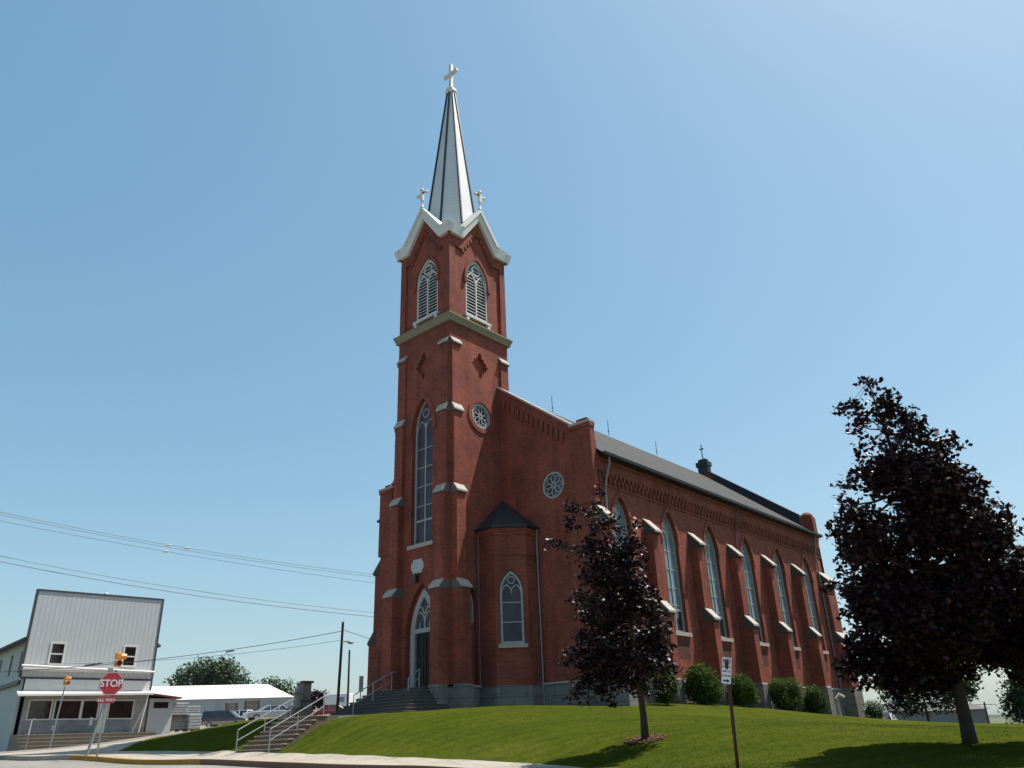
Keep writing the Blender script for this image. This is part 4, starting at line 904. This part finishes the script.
# local sign frame: x across (viewer's right), -y towards the viewer
def face_to(p, turn=0):    # yaw so that local -y looks back at the camera, then turned
    return math.atan2(p.y, p.x)-math.pi/2+turn
zs = 30.0; sb = at(97, 754.5, zs); sb.z = T(sb.x, sb.y); cz = at(112, 681, zs).z-sb.z
st = thing('stop_sign', tuple(sb), 'red octagonal STOP sign on a grey post with an all way plate under it', 'stop sign', rz=face_to(sb, R(6)))
p = MB(); p.box((-.035, -.02, -.3), (.035, .02, cz+.35)); p.build('post', M['galv'], st, local=True)
oc = [(.43/math.cos(R(22.5))*math.cos(R(22.5+45*k)), .43/math.cos(R(22.5))*math.sin(R(22.5+45*k))) for k in range(8)]
p = MB(); p.plate(oc, [], Vector((.09, -.03, cz)), X_, Z_, -Y_, .006); pl = p.build('sign_plate', M['red_sign'], st, local=True)
p = MB(); p.plate([(a*.965, b*.965) for a, b in oc], [[(a*.925, b*.925) for a, b in oc]], Vector((.09, -.033, cz)), X_, Z_, -Y_, .003, .002); p.build('border', M['white_sign'], pl, local=True)
text('STOP', .37, M['white_sign'], pl, (.09, -.034, cz), (R(90), 0, 0), sx=.92)
p = MB(); p.box((-.30, -.034, cz-.72), (.30, -.028, cz-.50)); p2 = p.build('all_way_plate', M['red_sign'], st, local=True); text('ALL WAY', .15, M['white_sign'], p2, (0, -.037, cz-.61), (R(90), 0, 0))
sg = MB(); sg.box((-.12, -.005, cz+.30), (.08, .005, cz+.58)); sg.build('sign_back', M['sign_grey'], st, local=True)
def beacon(name, label, px, pyb, zc, hz, lens, rz, lean=0):
    b0 = at(px, pyb, zc); b0.z = T(b0.x, b0.y); h = hz-b0.z
    t = thing(name, tuple(b0), label, 'beacon', 'flashing beacons at the crossing', rz)
    p = MB(); p.tube([(0, 0, -.2), (lean, 0, h-.5)], [.055, .045], 8); p.box((-.05, .0, 1.1), (.05, .09, 1.4)); p.build('pole', M['galv'], t, local=True)
    for k, (dz, ang) in enumerate(((.0, 0), (.29, 1.7))):
        hd = MB(); ca, sa = math.sin(ang), -math.cos(ang)
        hd.box((lean-.12, -.1, h-.37+dz), (lean+.12, .1, h-.11+dz)); o = hd.build('lamp_housing', M['amber'], t, local=True, bevel=.04)
        v = MB(); c = Vector((lean, 0, h-.25+dz)); d = Vector((ca, sa, 0)); v.tube([c+d*.06, c+d*.30], [.115, .12], 12, False); v.build('visor', M['amber'], o, local=True)
        l = MB(); l.tube([c+d*.08, c+d*.14], [.105, .07], 12); l.build('lens', M[lens], o, local=True)
    return t
beacon('flashing_beacon', 'amber flashing beacon with dark red lens on a pole rising over the stop sign', 86, 752, 30.8, at(119, 652, 31).z, 'red_lens', face_to(sb, R(15)), .62)
beacon('flashing_beacon', 'yellow flashing beacon on its own pole in front of the shop windows', 48, 753, 50, at(58, 676, 50).z, 'amber_lens', face_to(sb, R(35)), .3)
# parking sign at the kerb, seen at a slant
kb = at(739, 776, 14.5); kb.z = T(kb.x, kb.y); kt = at(726, 658, 14.5)
pk = thing('parking_sign', tuple(kb), 'narrow white parking sign with black lettering on a leaning rusty post', 'sign')
axs = (Vector((kt.x, kt.y, kt.z))-kb); ln = axs.length; axn = axs.normalized()
p = MB(); p.tube([kb-axn*.3, kt-axn*.02], .034, 8); p.build('post', M['rust'], pk)
yaw = face_to(kb, R(-20)); q = Matrix.Rotation(yaw, 3, 'Z'); ux = q @ X_; nn = q @ -Y_; up = (axn-nn*axn.dot(nn)).normalized(); ux = up.cross(nn).normalized() * (1 if up.cross(nn).dot(ux) > 0 else -1)
p = MB(); O = kt-axn*.235+nn*.04; p.plate([(-.088, -.23), (.088, -.23), (.088, .23), (-.088, .23)], [], O, ux, up, nn, .004); pp = p.build('sign_plate', M['white_sign'], pk)
rotm = Matrix((ux, up, nn)).transposed().to_4x4()
for s_, v_, z_ in (('NO', .155, .09), ('PARKING', .06, .040), ('HERE TO', -.02, .040), ('CORNER', -.095, .040)):
    o = text(s_, z_, M['black'], pp, (0, 0, 0), (0, 0, 0), .001); o.matrix_local = Matrix.Translation(O+up*v_+nn*.003-kb) @ rotm
p = MB(); p.plate([(-.06, -.165), (.02, -.165), (.02, -.145), (.07, -.18), (.02, -.215), (.02, -.195), (-.06, -.195)], [], O, ux, up, nn, .002, .003); p.build('arrow', M['black'], pp)
# grey signs seen from behind, left of the church
gs = at(360, 706, 60); gt = at(361, 675, 60); t = thing('road_sign', (gs.x, gs.y, T(gs.x, gs.y)), 'grey backs of two signs on one post left of the church steps', 'sign', rz=face_to(gs, .3))
h = gt.z-T(gs.x, gs.y); p = MB(); p.tube([(0, 0, -.2), (0, 0, h-.1)], .04, 6); p.build('post', M['galv'], t, local=True)
p = MB(); p.box((-.17, -.07, h-1.15), (.17, -.05, h)); p.build('sign_plate', M['sign_grey'], t, local=True); p = MB(); p.box((-.15, -.07, h-2.4), (.15, -.05, h-1.6)); p.build('sign_plate', M['sign_grey'], t, local=True)

# ================================================================== POLES AND WIRES
def upole(label, base, top, r=.14, arm=None):
    g = Vector((base.x, base.y, T(base.x, base.y)-.3)); t = thing('utility_pole', tuple(g), label, 'utility pole', 'wooden utility poles')
    p = MB(); p.tube([g, top], [r, r*.75], 9); p.build('pole', M['wood_pole'], t)
    if arm:
        a, dz = arm; d = (rgt*a); c = top-Z_*dz; m = MB(); m.tube([c-d*(.0 if a < 3 else .5), c+d*.5 if a >= 3 else c+d], .045, 6); m.build('arm', M['wood_pole'] if a >= 3 else M['galv'], t)
        if a < 3: l = MB(); l.ball(tuple(c+d-Z_*.08), .16, 1.4, 1.4, .6); l.build('lamp_head', M['galv'], t)
    return t
PT = at(343, 622, 56)
upole('leaning dark utility pole with a street lamp arm, behind the lower steps', at(337, 712, 56), PT, .115, (.6, 1.35))
upole('thinner grey utility pole just right of the leaning pole', at(348, 700, 85), at(349.5, 650, 85), .13)
upole('small utility pole with a crossarm on the right skyline', at(988, 722, 120), at(984, 702, 120), .16, (3.2, .35))
hidden = at(470, 592, 70); upole('utility pole hidden behind the church tower', Vector((hidden.x, hidden.y, 0)), hidden+Z_*2.2, .16, (3.0, .6))
WG = 'overhead cables left of the church'
def wire(label, pts, zc, r=.016, ext=(-160, 460)):
    (x0, y0), (x1, y1), (x2, y2) = pts; A = np.polyfit([x0, x1, x2], [y0, y1, y2], 2); b = MB()
    b.tube([at(px, np.polyval(A, px), np.interp(px, [ext[0], ext[1]], [zc[0], zc[1]])) for px in np.linspace(ext[0], ext[1], 36)], r, 5)
    tag(b.build('cable', M['wire']), label, 'cable', WG)
wire('topmost of the overhead cables crossing the sky left of the church', [(0, 512), (193, 549), (375, 574.6)], (46, 70))
wire('second overhead cable from the top, close under the topmost', [(0, 514.5), (193, 551.5), (375, 577)], (46.3, 70.3))
wire('third overhead cable from the top, under the close pair', [(0, 520.8), (163, 551), (375, 583)], (46.6, 70.6))
wire('upper cable of the lower bundle passing above the white shop front', [(0, 556), (152, 584), (373, 612.5)], (46, 70))
wire('lower cable of the bundle just above the white shop front', [(0, 561.6), (156, 589.5), (371, 616.5)], (46.2, 70.2), .022)
wire('dark service cable climbing from the shop front to the leaning pole top', [(0, 672), (150, 660), (342.5, 631)], (60, 56), .022, (-100, 343))
wire('thin service cable just under the dark one, ending at the street lamp arm', [(60, 664), (225, 655), (342, 640)], (60, 56), .013, (40, 343))
wire('short cable running right from the leaning pole to behind the church', [(343.5, 630), (370, 639), (430, 662)], (56, 62), .02, (343, 430))
sp_ = MB()
for (x, y) in ((168.5, 546), (187.5, 548.8), (166, 551.6)): c = at(x, y, 57); sp_.tube([c-rgt*.22, c+rgt*.22], [.05, .05], 6)
for i, (x, y) in enumerate(((168.5, 545.2), (187.5, 548.3), (166, 551.6))):
    c = at(x, y, 56.5); b = MB(); b.tube([c-rgt*.26, c-rgt*.1, c+rgt*.1, c+rgt*.26], [.02, .07, .07, .02], 6)
    tag(b.build('cable_marker', M['white']), ['white marker on the topmost cable, left of its neighbour', 'white marker on the upper cables, rightmost of the three', 'white marker on the third cable, lowest of the three'][i], 'marker', 'white markers on the upper cables')
for (x0, y0, x1, y1, lab) in ((85, 665.6, 102, 663.2, 'dark splice sleeve on the service cable before the shop front'), (226, 651.8, 234, 650.6, 'dark splice sleeve on the service cable above the far trees')):
    b = MB(); b.tube([at(x0, y0, 58.8 if x0 < 100 else 57.2), at(x1, y1, 58.7 if x0 < 100 else 57.2)], .055, 6); tag(b.build('cable_splice', M['wire']), lab, 'splice', 'splices on the service cable')

# ================================================================== SHOP
k_ = 64/54.; so_ = Vector((19.3, 60.49, 0))*k_; dsh = Vector((.994, -.11, 0)); yaw = math.atan2(dsh.y, dsh.x)
shop = thing('shop', (so_.x, so_.y, 0), 'white two storey shop with a ribbed false front and dark display windows', 'shop', rz=yaw)
def sp1(mb, name, mat, parent=shop, **k): return mb.build(name, mat, parent, local=True, **k)
def S(v): return v*k_
Wd = S(8.3); FL = S(1.42); Z2 = S(4.88); ZT = S(10.5); Fm = (Vector((0, 0, 0)), X_, Z_, -Y_)
b = MB(); w2 = [(S(1.43), S(2.30)), (S(6.13), S(7.0))]
b.plate(rect(0, Z2, Wd, ZT), [rect(a, S(5.78), c, S(7.15)) for a, c in w2], *Fm, .25); sp1(b, 'false_front', M['siding'])
for a, c in w2:
    f = MB(); f.plate(rect(a-.07, S(5.78)-.07, c+.07, S(7.15)+.07), [rect(a+.07, S(5.78)+.07, c-.07, S(7.15)-.07)], *Fm, .12, .04); f.box((a, -.02, S(6.44)-.05), (c, .08, S(6.44)+.05)); o = sp1(f, 'window', M['white'])
    g = MB(); g.box((a, .08, S(5.78)), (c, .12, S(7.15))); sp1(g, 'pane', M['shop_glass'], o)
b = MB(); b.box((-.16, -.06, S(4.95)), (.0, .26, ZT+.12)); b.box((Wd, -.06, S(4.2)), (Wd+.12, .26, ZT+.12)); b.box((-.003, -.06, ZT), (Wd+.003, .26, ZT+.13)); b.box((.003, -.045, Z2-.06), (Wd-.003, .2, Z2+.08)); sp1(b, 'dark_trim', M['trim'])
b = MB(); b.tube([(-.2, -.45, S(5.62)), (Wd*.4, -.45, S(5.52)), (Wd+.05, -.45, S(5.40))], .09, 8); b.box((-.1, -.40, S(5.36)), (Wd, -.02, S(5.42))); sp1(b, 'ledge', M['white'])
ow = [(S(.82), S(2.15)), (S(2.35), S(3.95)), (S(4.05), S(5.05)), (S(5.75), S(7.35))]
b = MB(); b.plate(rect(S(.5), FL, Wd, Z2-.06), [rect(a, S(2.36), c, S(3.52)) for a, c in ow], *Fm, .25); sp1(b, 'shop_wall', M['blockwall'])
b = MB(); b.plate(rect(S(.62), FL+.02, S(7.3), S(2.28)), [], *Fm, .03, .012); sp1(b, 'blue_apron', M['bluewall'])
b = MB(); b.plate(rect(S(.3), S(4.0), Wd+.05, Z2-.05), [], *Fm, .04, .03); sp1(b, 'fascia', M['white'])
for a, c in ow:
    f = MB(); f.plate(rect(a-.05, S(2.32), c+.05, S(3.56)), [rect(a+.03, S(2.38), c-.03, S(3.49))], *Fm, .1, .05); o = sp1(f, 'display_window', M['white'])
    g = MB(); g.box((a, .06, S(2.36)), (c, .1, S(3.52))); sp1(g, 'pane', M['shop_glass'], o)
f = MB(); f.box((S(5.15), -.04, FL), (S(5.66), .0, S(3.5))); sp1(f, 'shop_door', M['white'])
b = MB(); b.add([(S(-.1), -.9, S(3.72)), (Wd+.1, -.9, S(3.86)), (Wd+.1, .0, S(4.0)), (S(-.1), .0, S(3.95)), (S(-.1), -.9, S(3.85)), (Wd+.1, -.9, S(4.0)), (Wd+.1, .0, S(4.15)), (S(-.1), .0, S(4.1))], [(3, 2, 1, 0), (4, 5, 6, 7), (0, 1, 5, 4), (1, 2, 6, 5), (2, 3, 7, 6), (3, 0, 4, 7)]); sp1(b, 'canopy', M['white'])
b = MB(); b.tube([(S(7.7), -.8, S(1.2)), (S(8.05), -.8, S(3.9))], .05, 6); b.tube([(S(7.35), -.5, S(1.4)), (S(8.0), -.7, S(3.3))], .04, 6); sp1(b, 'canopy_post', M['white'])
# house part behind the false front
dp = 16
b = MB(); b.plate([(0, 0), (dp, 0), (dp, S(7.3)), (0, S(7.3))], [rect(1.2, S(5.3), 2.0, S(6.7)), rect(4.6, S(5.3), 5.4, S(6.7)), rect(8.6, S(5.3), 9.4, S(6.7))], Vector((.12, .25, 0)), Y_, Z_, -X_, .2); b.box((Wd-.3, .25, 0), (Wd-.1, dp, S(7.3))); b.box((.32, dp, 0), (Wd-.3, dp+.2, S(7.3))); sp1(b, 'rear_wall', M['clap'])
for y in (1.2, 4.6, 8.6):
    g = MB(); g.box((.2, y+.25, S(5.3)), (.24, y+1.05, S(6.7))); sp1(g, 'pane', M['shop_glass'])
b = MB(); b.box((-.1, .3, S(4.5)), (.12, dp, S(4.75))); b.box((-.3, .3, S(7.28)), (.1, dp, S(7.42))); sp1(b, 'side_trim', M['trim'])
b = MB(); b.plate([(-.5, S(7.2)), (Wd/2, S(9.7)), (Wd+.5, S(7.2)), (Wd+.5, S(7.35)), (Wd/2, S(9.85)), (-.5, S(7.35))], [], Vector((0, .27, 0)), X_, Z_, Y_, -dp); sp1(b, 'roof', M['shop_roof'])
b = MB(); b.tube([(Wd*.52, .1, ZT+.1), (Wd*.52, .1, ZT+.75)], .02, 6); b.ball((Wd*.52, .1, ZT+.16), .15); sp1(b, 'roof_finial', M['white'])
# low annex
b = MB(); b.plate(rect(Wd+.13, S(1.0), S(10.1), S(3.65)), [rect(S(8.7), S(3.0), S(9.75), S(3.42))], Vector((0, -.1, 0)), X_, Z_, -Y_, 4); sp1(b, 'annex_wall', M['clap'])
g = MB(); g.box((S(8.72), -.06, S(3.0)), (S(9.73), .0, S(3.42))); sp1(g, 'annex_window', M['shop_glass'])
b = MB(); b.add([(S(8.0), -.7, S(3.92)), (S(10.5), -.7, S(3.62)), (S(10.5), 4, S(3.62)), (S(8.0), 4, S(3.92)), (S(8.0), -.7, S(4.02)), (S(10.5), -.7, S(3.72)), (S(10.5), 4, S(3.72)), (S(8.0), 4, S(4.02))], [(3, 2, 1, 0), (4, 5, 6, 7), (0, 1, 5, 4), (1, 2, 6, 5), (2, 3, 7, 6), (3, 0, 4, 7)]); sp1(b, 'annex_roof', M['red_roof'])
b = MB()
for i in range(5): b.box((S(.2)-.03, -3.26+i*.42, S(.55)+i*S(.22)-.06), (S(8.7)+.03, -3.0+i*.42, S(.55)+i*S(.22)+.004)); b.box((S(.2)-.02*i, -3.2+i*.42, -.6), (S(8.7)+.01*i, .0-.001*i, S(.55)+i*S(.22)))
o = b.build('shop_steps', M['step'], None); o.location = (so_.x, so_.y, 0); o.rotation_euler = (0, 0, yaw); tag(o, 'long tan steps running the full width of the white shop', 'steps')
M['tan_step'] = stained('tan_step_concrete', (.30, .25, .19), (.22, .19, .15), 1.2, .9, 9); o.data.materials[0] = M['tan_step']
hr = thing('handrail', (so_.x, so_.y, 0), 'dark handrail on the left end of the shop steps', 'handrail', rz=yaw)
b = MB(); b.tube([(S(.5), -3.3, S(.5)), (S(.5), -3.3, S(1.35)), (S(.9), -1.4, S(2.3)), (S(1.3), -.3, S(2.4))], .035, 6); b.tube([(S(.9), -1.4, S(1.2)), (S(.9), -1.4, S(2.3))], .03, 6); b.build('rail', M['galv'], hr, local=True)

# ================================================================== FAR BUILDINGS
zf = 150
A = at(128, 700, zf); Bp = at(292, 696.5, zf-14); A2 = Vector((A.x, A.y, 0)); B2 = Vector((Bp.x, Bp.y, 0)); dd = (B2-A2); Ln = dd.length; yw = math.atan2(dd.y, dd.x)
ez = (A.z+Bp.z)/2; g0 = ez-3.6; rid = at(205, 685, zf+8).z
_c = at(292, 697, zf); yw = face_to(_c, -.03); Ln = (292-128)*zf/F_PX*1.1; A2 = Vector((_c.x, _c.y, 0))-Vector((math.cos(yw), math.sin(yw), 0))*Ln; ez = _c.z; g0 = ez-3.6; rid = at(265, 684.5, zf+8).z
wb = thing('warehouse', (A2.x, A2.y, g0), 'long low white building with a white metal roof behind the parked cars', 'warehouse', rz=yw)
dpw = 16
b = MB(); b.box((0, 0, -2), (Ln, dpw, 3.6)); b.build('wall', M['shed'], wb, local=True)
b = MB(); hh = rid-g0
b.add([(-.4, -.5, 3.6), (Ln+.4, -.5, 3.6), (Ln+.4, dpw+.5, 3.6), (-.4, dpw+.5, 3.6), (-.4, dpw/2, hh), (Ln-5.2, dpw/2, hh)], [(0, 1, 5, 4), (2, 3, 4, 5), (1, 2, 5), (3, 0, 4), (3, 2, 1, 0)]); b.build('roof', M['white_roof'], wb, local=True)
for x in (Ln*.37, Ln*.60, Ln*.79):
    d = MB(); d.box((x, -.04, 0.3), (x+1.2, .1, 3.2)); d.build('door', M['grey_door'], wb, local=True)
d = MB(); d.box((Ln-5.6, -.04, 1.9), (Ln-1.4, .1, 3.0)); d.build('garage_door', M['grey_door'], wb, local=True)
d = MB(); d.box((Ln-5.6, -.02, -1.5), (Ln-1.4, .1, 1.9)); d.build('door_opening', M['dark'], wb, local=True)
# low grey building on the right skyline
q0 = at(897, 723, 135); q1 = at(990, 722, 135); v = q1-q0; L2 = v.length
lh = thing('low_building', (q0.x, q0.y, q0.z-2), 'long low grey building with a shallow hipped roof beyond the lawn', 'building', rz=math.atan2(v.y, v.x))
b = MB(); b.box((0, 0, -1), (L2, 10, 3.7)); b.build('wall', stained('grey_far_wall', (.20, .20, .21), (.16, .16, .17), .5), lh, local=True)
b = MB(); b.add([(-.5, -.5, 3.7), (L2+.5, -.5, 3.7), (L2+.5, 10.5, 3.7), (-.5, 10.5, 3.7), (3, 5, 5.6), (L2-3.5, 5, 5.6)], [(0, 1, 5, 4), (2, 3, 4, 5), (1, 2, 5), (3, 0, 4), (3, 2, 1, 0)]); b.build('roof', M['shop_roof'], lh, local=True)

# ================================================================== VEHICLES
def car(name, label, loc, yaw, L_, Wv, H, prof_body, cab, paint_m, low_m=None, bed=None, wheels=(.2, .8), wr=.34, cat='car'):
    """local x forward along the car; prof_body (x,z) outline, cab = [(x,z)...] greenhouse outline"""
    t = thing(name, loc, label, cat, 'vehicles parked behind the steps', yaw)
    b = MB(); b.plate(prof_body, [], Vector((0, Wv/2, 0)), X_, Z_, Y_, Wv); b.build('body', paint_m, t, local=True, bevel=.07)
    if low_m: b = MB(); b.box((.06, -Wv/2-.012, .34), (L_-.06, Wv/2+.012, .72)); b.box((-.02, -Wv/2+.05, .36), (L_+.02, Wv/2-.05, .7)); b.build('lower_body', low_m, t, local=True, bevel=.03)
    # greenhouse: glass tapering inwards, roof skin and pillars
    zb, zt = cab[0][1], cab[1][1]; V = []; tp = .16
    for (x, z) in cab:
        y = Wv/2-.06-(tp if z > zb+.05 else 0); V += [(x, y, z), (x, -y, z)]
    g = MB(); g.add(V, [(0, 2, 4, 6)[::-1], (1, 3, 5, 7), (0, 1, 3, 2), (2, 3, 5, 4), (4, 5, 7, 6), (6, 7, 1, 0)]); g.build('glazing', M['glass_dark'], t, local=True)
    r = MB(); (xa, za), (xb, zb2) = cab[1], cab[2]; y = Wv/2-.06-tp+.015; r.box((xa-.03, -y, za-.05), (xb+.03, y, za+.05))
    for (p0, p1) in ((0, 1), (3, 2)):
        for s in (-1, 1): r.tube([(cab[p0][0], s*(Wv/2-.06), cab[p0][1]), (cab[p1][0], s*y, cab[p1][1])], .05, 6)
    xm = (cab[0][0]+cab[3][0])/2
    for xm in ([xm] if cab[3][0]-cab[0][0] < 2.4 else [cab[0][0]+(cab[3][0]-cab[0][0])*f for f in (.36, .66)]):
        for s in (-1, 1): r.tube([(xm, s*(Wv/2-.05), cab[0][1]), (xm, s*(y+.01), za)], .05, 6)
    r.build('roof', paint_m, t, local=True)
    for f in wheels:
        for s in (-1, 1):
            wv = MB(); x = L_*f; y0 = s*(Wv/2-.2); y1 = s*(Wv/2+.02); wv.tube([(x, y0, wr), (x, y1, wr)], wr, 16); o = wv.build('wheel', M['tyre'], t, local=True, bevel=.03)
            rm = MB(); rm.tube([(x, y1, wr), (x, y1+s*.015, wr)], wr*.6, 12); rm.build('rim', M['rim'], o, local=True)
    for s in (-1, 1):
        l = MB(); l.box((L_-.04, s*(Wv/2-.35)-.16, .68), (L_+.03, s*(Wv/2-.35)+.16, .86)); l.build('headlight', M['lamp_lens'], t, local=True)
        l = MB(); l.box((-.03, s*(Wv/2-.12)-.1, .75), (.05, s*(Wv/2-.12)+.1, 1.15)); l.build('tail_light', M['taillight'], t, local=True)
    return t
def ground_at(px, py, zc, lift=0): p = at(px, py, zc); return Vector((p.x, p.y, p.z+lift))
def along(a, b): return math.atan2((b-a).y, (b-a).x)
a, e = ground_at(203, 729, 87), ground_at(249, 728, 86)
car('parked_suv', 'dark navy van with a tan lower half parked beside the wrapped pallets', tuple(a), along(a, e)+.15, 5.0, 1.85, 1.8,
    [(0, .35), (5.0, .35), (5.0, .75), (4.9, .95), (3.9, 1.08), (0.05, 1.08), (0, .8)], [(.06, 1.06), (.22, 1.75), (3.0, 1.75), (3.9, 1.06)], M['navy'], M['tan'], cat='van')
a, e = ground_at(229, 726.5, 96), ground_at(265, 725.5, 95)
car('pickup_truck', 'white pickup truck parked between the navy van and the silver car', tuple(a), along(a, e)+math.pi+.1, 5.3, 1.9, 1.8,
    [(0, .45), (5.3, .45), (5.3, .9), (5.15, 1.1), (4.0, 1.15), (0, 1.15)], [(2.0, 1.13), (2.1, 1.8), (3.4, 1.8), (4.15, 1.13)], M['carwhite'], None, cat='pickup truck').location = tuple(e)
a, e = ground_at(262, 724, 79), ground_at(292, 721, 77)
car('parked_car', 'silver blue sedan nose towards the street, half hidden by the steps railing', tuple(e), along(a, e)+math.pi+1.1, 4.6, 1.8, 1.45,
    [(0, .35), (4.6, .35), (4.6, .7), (4.4, .85), (3.3, .95), (.5, .98), (0, .9)], [(.55, .96), (1.2, 1.42), (2.5, 1.42), (3.4, .94)], M['silver'])
a, e = ground_at(312, 721, 82), ground_at(334, 720, 82)
car('parked_car', 'dark red car parked beyond the top of the lower steps', tuple(a), along(a, e)+.3, 4.5, 1.8, 1.45,
    [(0, .35), (4.5, .35), (4.5, .7), (4.3, .88), (3.3, .98), (.4, 1.0), (0, .9)], [(.5, .98), (1.1, 1.45), (2.5, 1.45), (3.35, .96)], M['carred'])
a, e = ground_at(326, 714, 100), ground_at(352, 713, 100); tr = thing('travel_trailer', tuple(a), 'white box trailer with one window behind the leaning pole', 'trailer', 'vehicles parked behind the steps', along(a, e)-.2)
b = MB(); b.box((0, -1.1, .5), (3.5, 1.1, 2.3)); b.build('body', M['carwhite'], tr, local=True, bevel=.1)
b = MB(); b.box((.1, -1.13, .5), (3.4, -1.09, .75)); b.build('red_skirt', M['carred'], tr, local=True)
b = MB(); b.box((2.1, -1.13, 1.25), (2.9, -1.09, 1.85)); b.build('window', M['glass_blue'], tr, local=True)
for x in (1.0, 2.4): b = MB(); b.tube([(x, -1.05, .3), (x, -.85, .3)], .32, 14); b.build('wheel', M['tyre'], tr, local=True)
# a pale vehicle at the far right of the church
a, e = ground_at(881, 722.5, 66), ground_at(905, 722.5, 66)
car('parked_car', 'white car showing its bright roof over the lawn crest right of the church', (a.x, a.y, a.z-.75), along(a, e)+1.0, 4.4, 1.75, 1.4,
    [(0, .35), (4.4, .35), (4.4, .7), (4.2, .9), (3.2, .95), (.4, .98), (0, .9)], [(.5, .96), (1.1, 1.4), (2.4, 1.4), (3.2, .94)], M['carwhite'])
# wrapped loads and pallets
def load(label, px0, px1, py0, py1, zc, off=0):
    p = at((px0+px1)/2, py1, zc)+dep*off; wdt = (px1-px0)*zc/F_PX; h = (py1-py0)*zc/F_PX*.97
    t = thing('pallet_load', tuple(p), label, 'pallet load', 'plastic wrapped pallet loads', face_to(p, .25))
    b = MB(); b.box((-wdt/2, -.5, 0), (wdt/2, .5, .05))
    for x in (-wdt/2+.05, 0, wdt/2-.05): b.box((x-.05, -.5, -.1), (x+.05, .5, 0))
    b.build('pallet', M['pallet'], t, local=True)
    n = 5; w_ = MB()
    for i in range(n):
        j = random.uniform(-.03, .03); w_.box((-wdt/2+.03+j, -.46, .055+i*(h-.06)/n), (wdt/2-.03+j, .46, .05+(i+1)*(h-.06)/n))
    w_.build('wrapped_sacks', M['wrap'], t, local=True, bevel=.05)
load('plastic wrapped pallet load at the bottom left, next to the shop annex', 169, 185, 717, 730.5, 68)
load('plastic wrapped pallet load stacked on top of the left one', 170, 186, 703.5, 716, 68)
load('plastic wrapped pallet load at the bottom right beside the navy van', 186, 199, 715, 730, 68)
load('plastic wrapped pallet load standing behind the front three', 178, 192, 706, 718, 68, 1.4)
def pallets(label, px0, px1, py0, py1, zc):
    p = at((px0+px1)/2, py1, zc); wdt = (px1-px0)*zc/F_PX; h = (py1-py0)*zc/F_PX; b = MB(); z = 0
    while z < h:
        j = random.uniform(-.08, .08); b.box((-wdt/2+j, -.6, z), (wdt/2+j, .6, z+.04)); b.box((-wdt/2+j, -.6, z+.045), (-wdt/2+.12+j, .6, z+.13)); b.box((wdt/2-.12+j, -.6, z+.045), (wdt/2+j, .6, z+.13)); z += .17
    o = b.build('pallet_stack', M['pallet']); o.location = p; o.rotation_euler = (0, 0, face_to(p, .2)); tag(o, label, 'pallet stack', 'wooden pallets by the warehouse')
pallets('brown wooden pallet stack behind the navy van, narrower of the two', 225, 236, 704, 718, 122); pallets('brown wooden pallet stack behind the pickup cab, wider of the two', 244, 258, 702, 718, 122)
# stone pillar with statue
zp = 45; pb = at(303, 718, zp); pt = at(305, 680, zp); gz = T(pb.x, pb.y)
pil = thing('stone_pillar', (pb.x, pb.y, gz), 'rubble stone pillar with a flat cap at the top of the lower steps', 'pillar', rz=face_to(pb, .5)); hp = pt.z-gz
b = MB(); b.box((-.36, -.36, -.4), (.36, .36, hp*.42)); b.box((-.27, -.27, hp*.42), (.27, .27, hp-.12)); b.build('shaft', M['rubble'], pil, local=True, bevel=.03)
b = MB(); b.box((-.36, -.36, hp-.12), (.36, .36, hp)); b.build('cap', M['step'], pil, local=True, bevel=.02)
b = MB(); b.box((-.42, -.42, hp*.40), (.42, .42, hp*.44)); b.build('ledge', M['step'], pil, local=True)
sb2 = at(296.5, 709, zp-.6); hs = at(297, 680, zp-.6).z-sb2.z
stt = thing('statue', tuple(sb2), 'weathered grey statue of a robed figure standing before the stone pillar', 'statue', rz=face_to(pb, .3))
b = MB(); b.lathe([(.26, 0), (.25, .1), (.2, .35), (.19, .6), (.22, .75), (.2, .82), (.1, .86), (.075, .87)], (0, 0, 0), 14, 1.0, .75)
b.v = [(x, y, z*hs/1.08) for x, y, z in b.v]; b.ball((0, -.02, hs*.90), .115, 1, 1.1, 1.25)
for s in (-1, 1): b.tube([(s*.2, 0, hs*.72), (s*.24, -.1, hs*.55), (s*.05, -.22, hs*.60)], [.075, .07, .05], 8)
b.build('figure', M['statue'], stt, local=True, smooth=True)
mo = MB(); cb = at(294, 716, zp)
for i in range(9):
    a = random.uniform(0, 6.28); mo.ball((cb.x+.45*math.cos(a)*random.random(), cb.y+.45*math.sin(a)*random.random(), gz+random.uniform(-.1, .35)), random.uniform(.25, .42), 1.1, 1, .8, 9)
tag(mo.build('rock_mound', M['rubble']), 'dark mound of rocks under the robed statue', 'rocks')

# ================================================================== AIR
hz = MB(); hz.box((-4600, -4600, -14), (4600, 4600, 64)); m, nt, b, N, L = new_mat('pale_air'); N.remove(b)
pv = node(nt, 'ShaderNodeVolumePrincipled'); pv.inputs['Color'].default_value = (.86, .92, 1, 1); pv.inputs['Density'].default_value = .00004; pv.inputs['Anisotropy'].default_value = .3
L.new(pv.outputs[0], N['Material Output'].inputs['Volume'])
tag(hz.build('haze', m), kind='stuff')
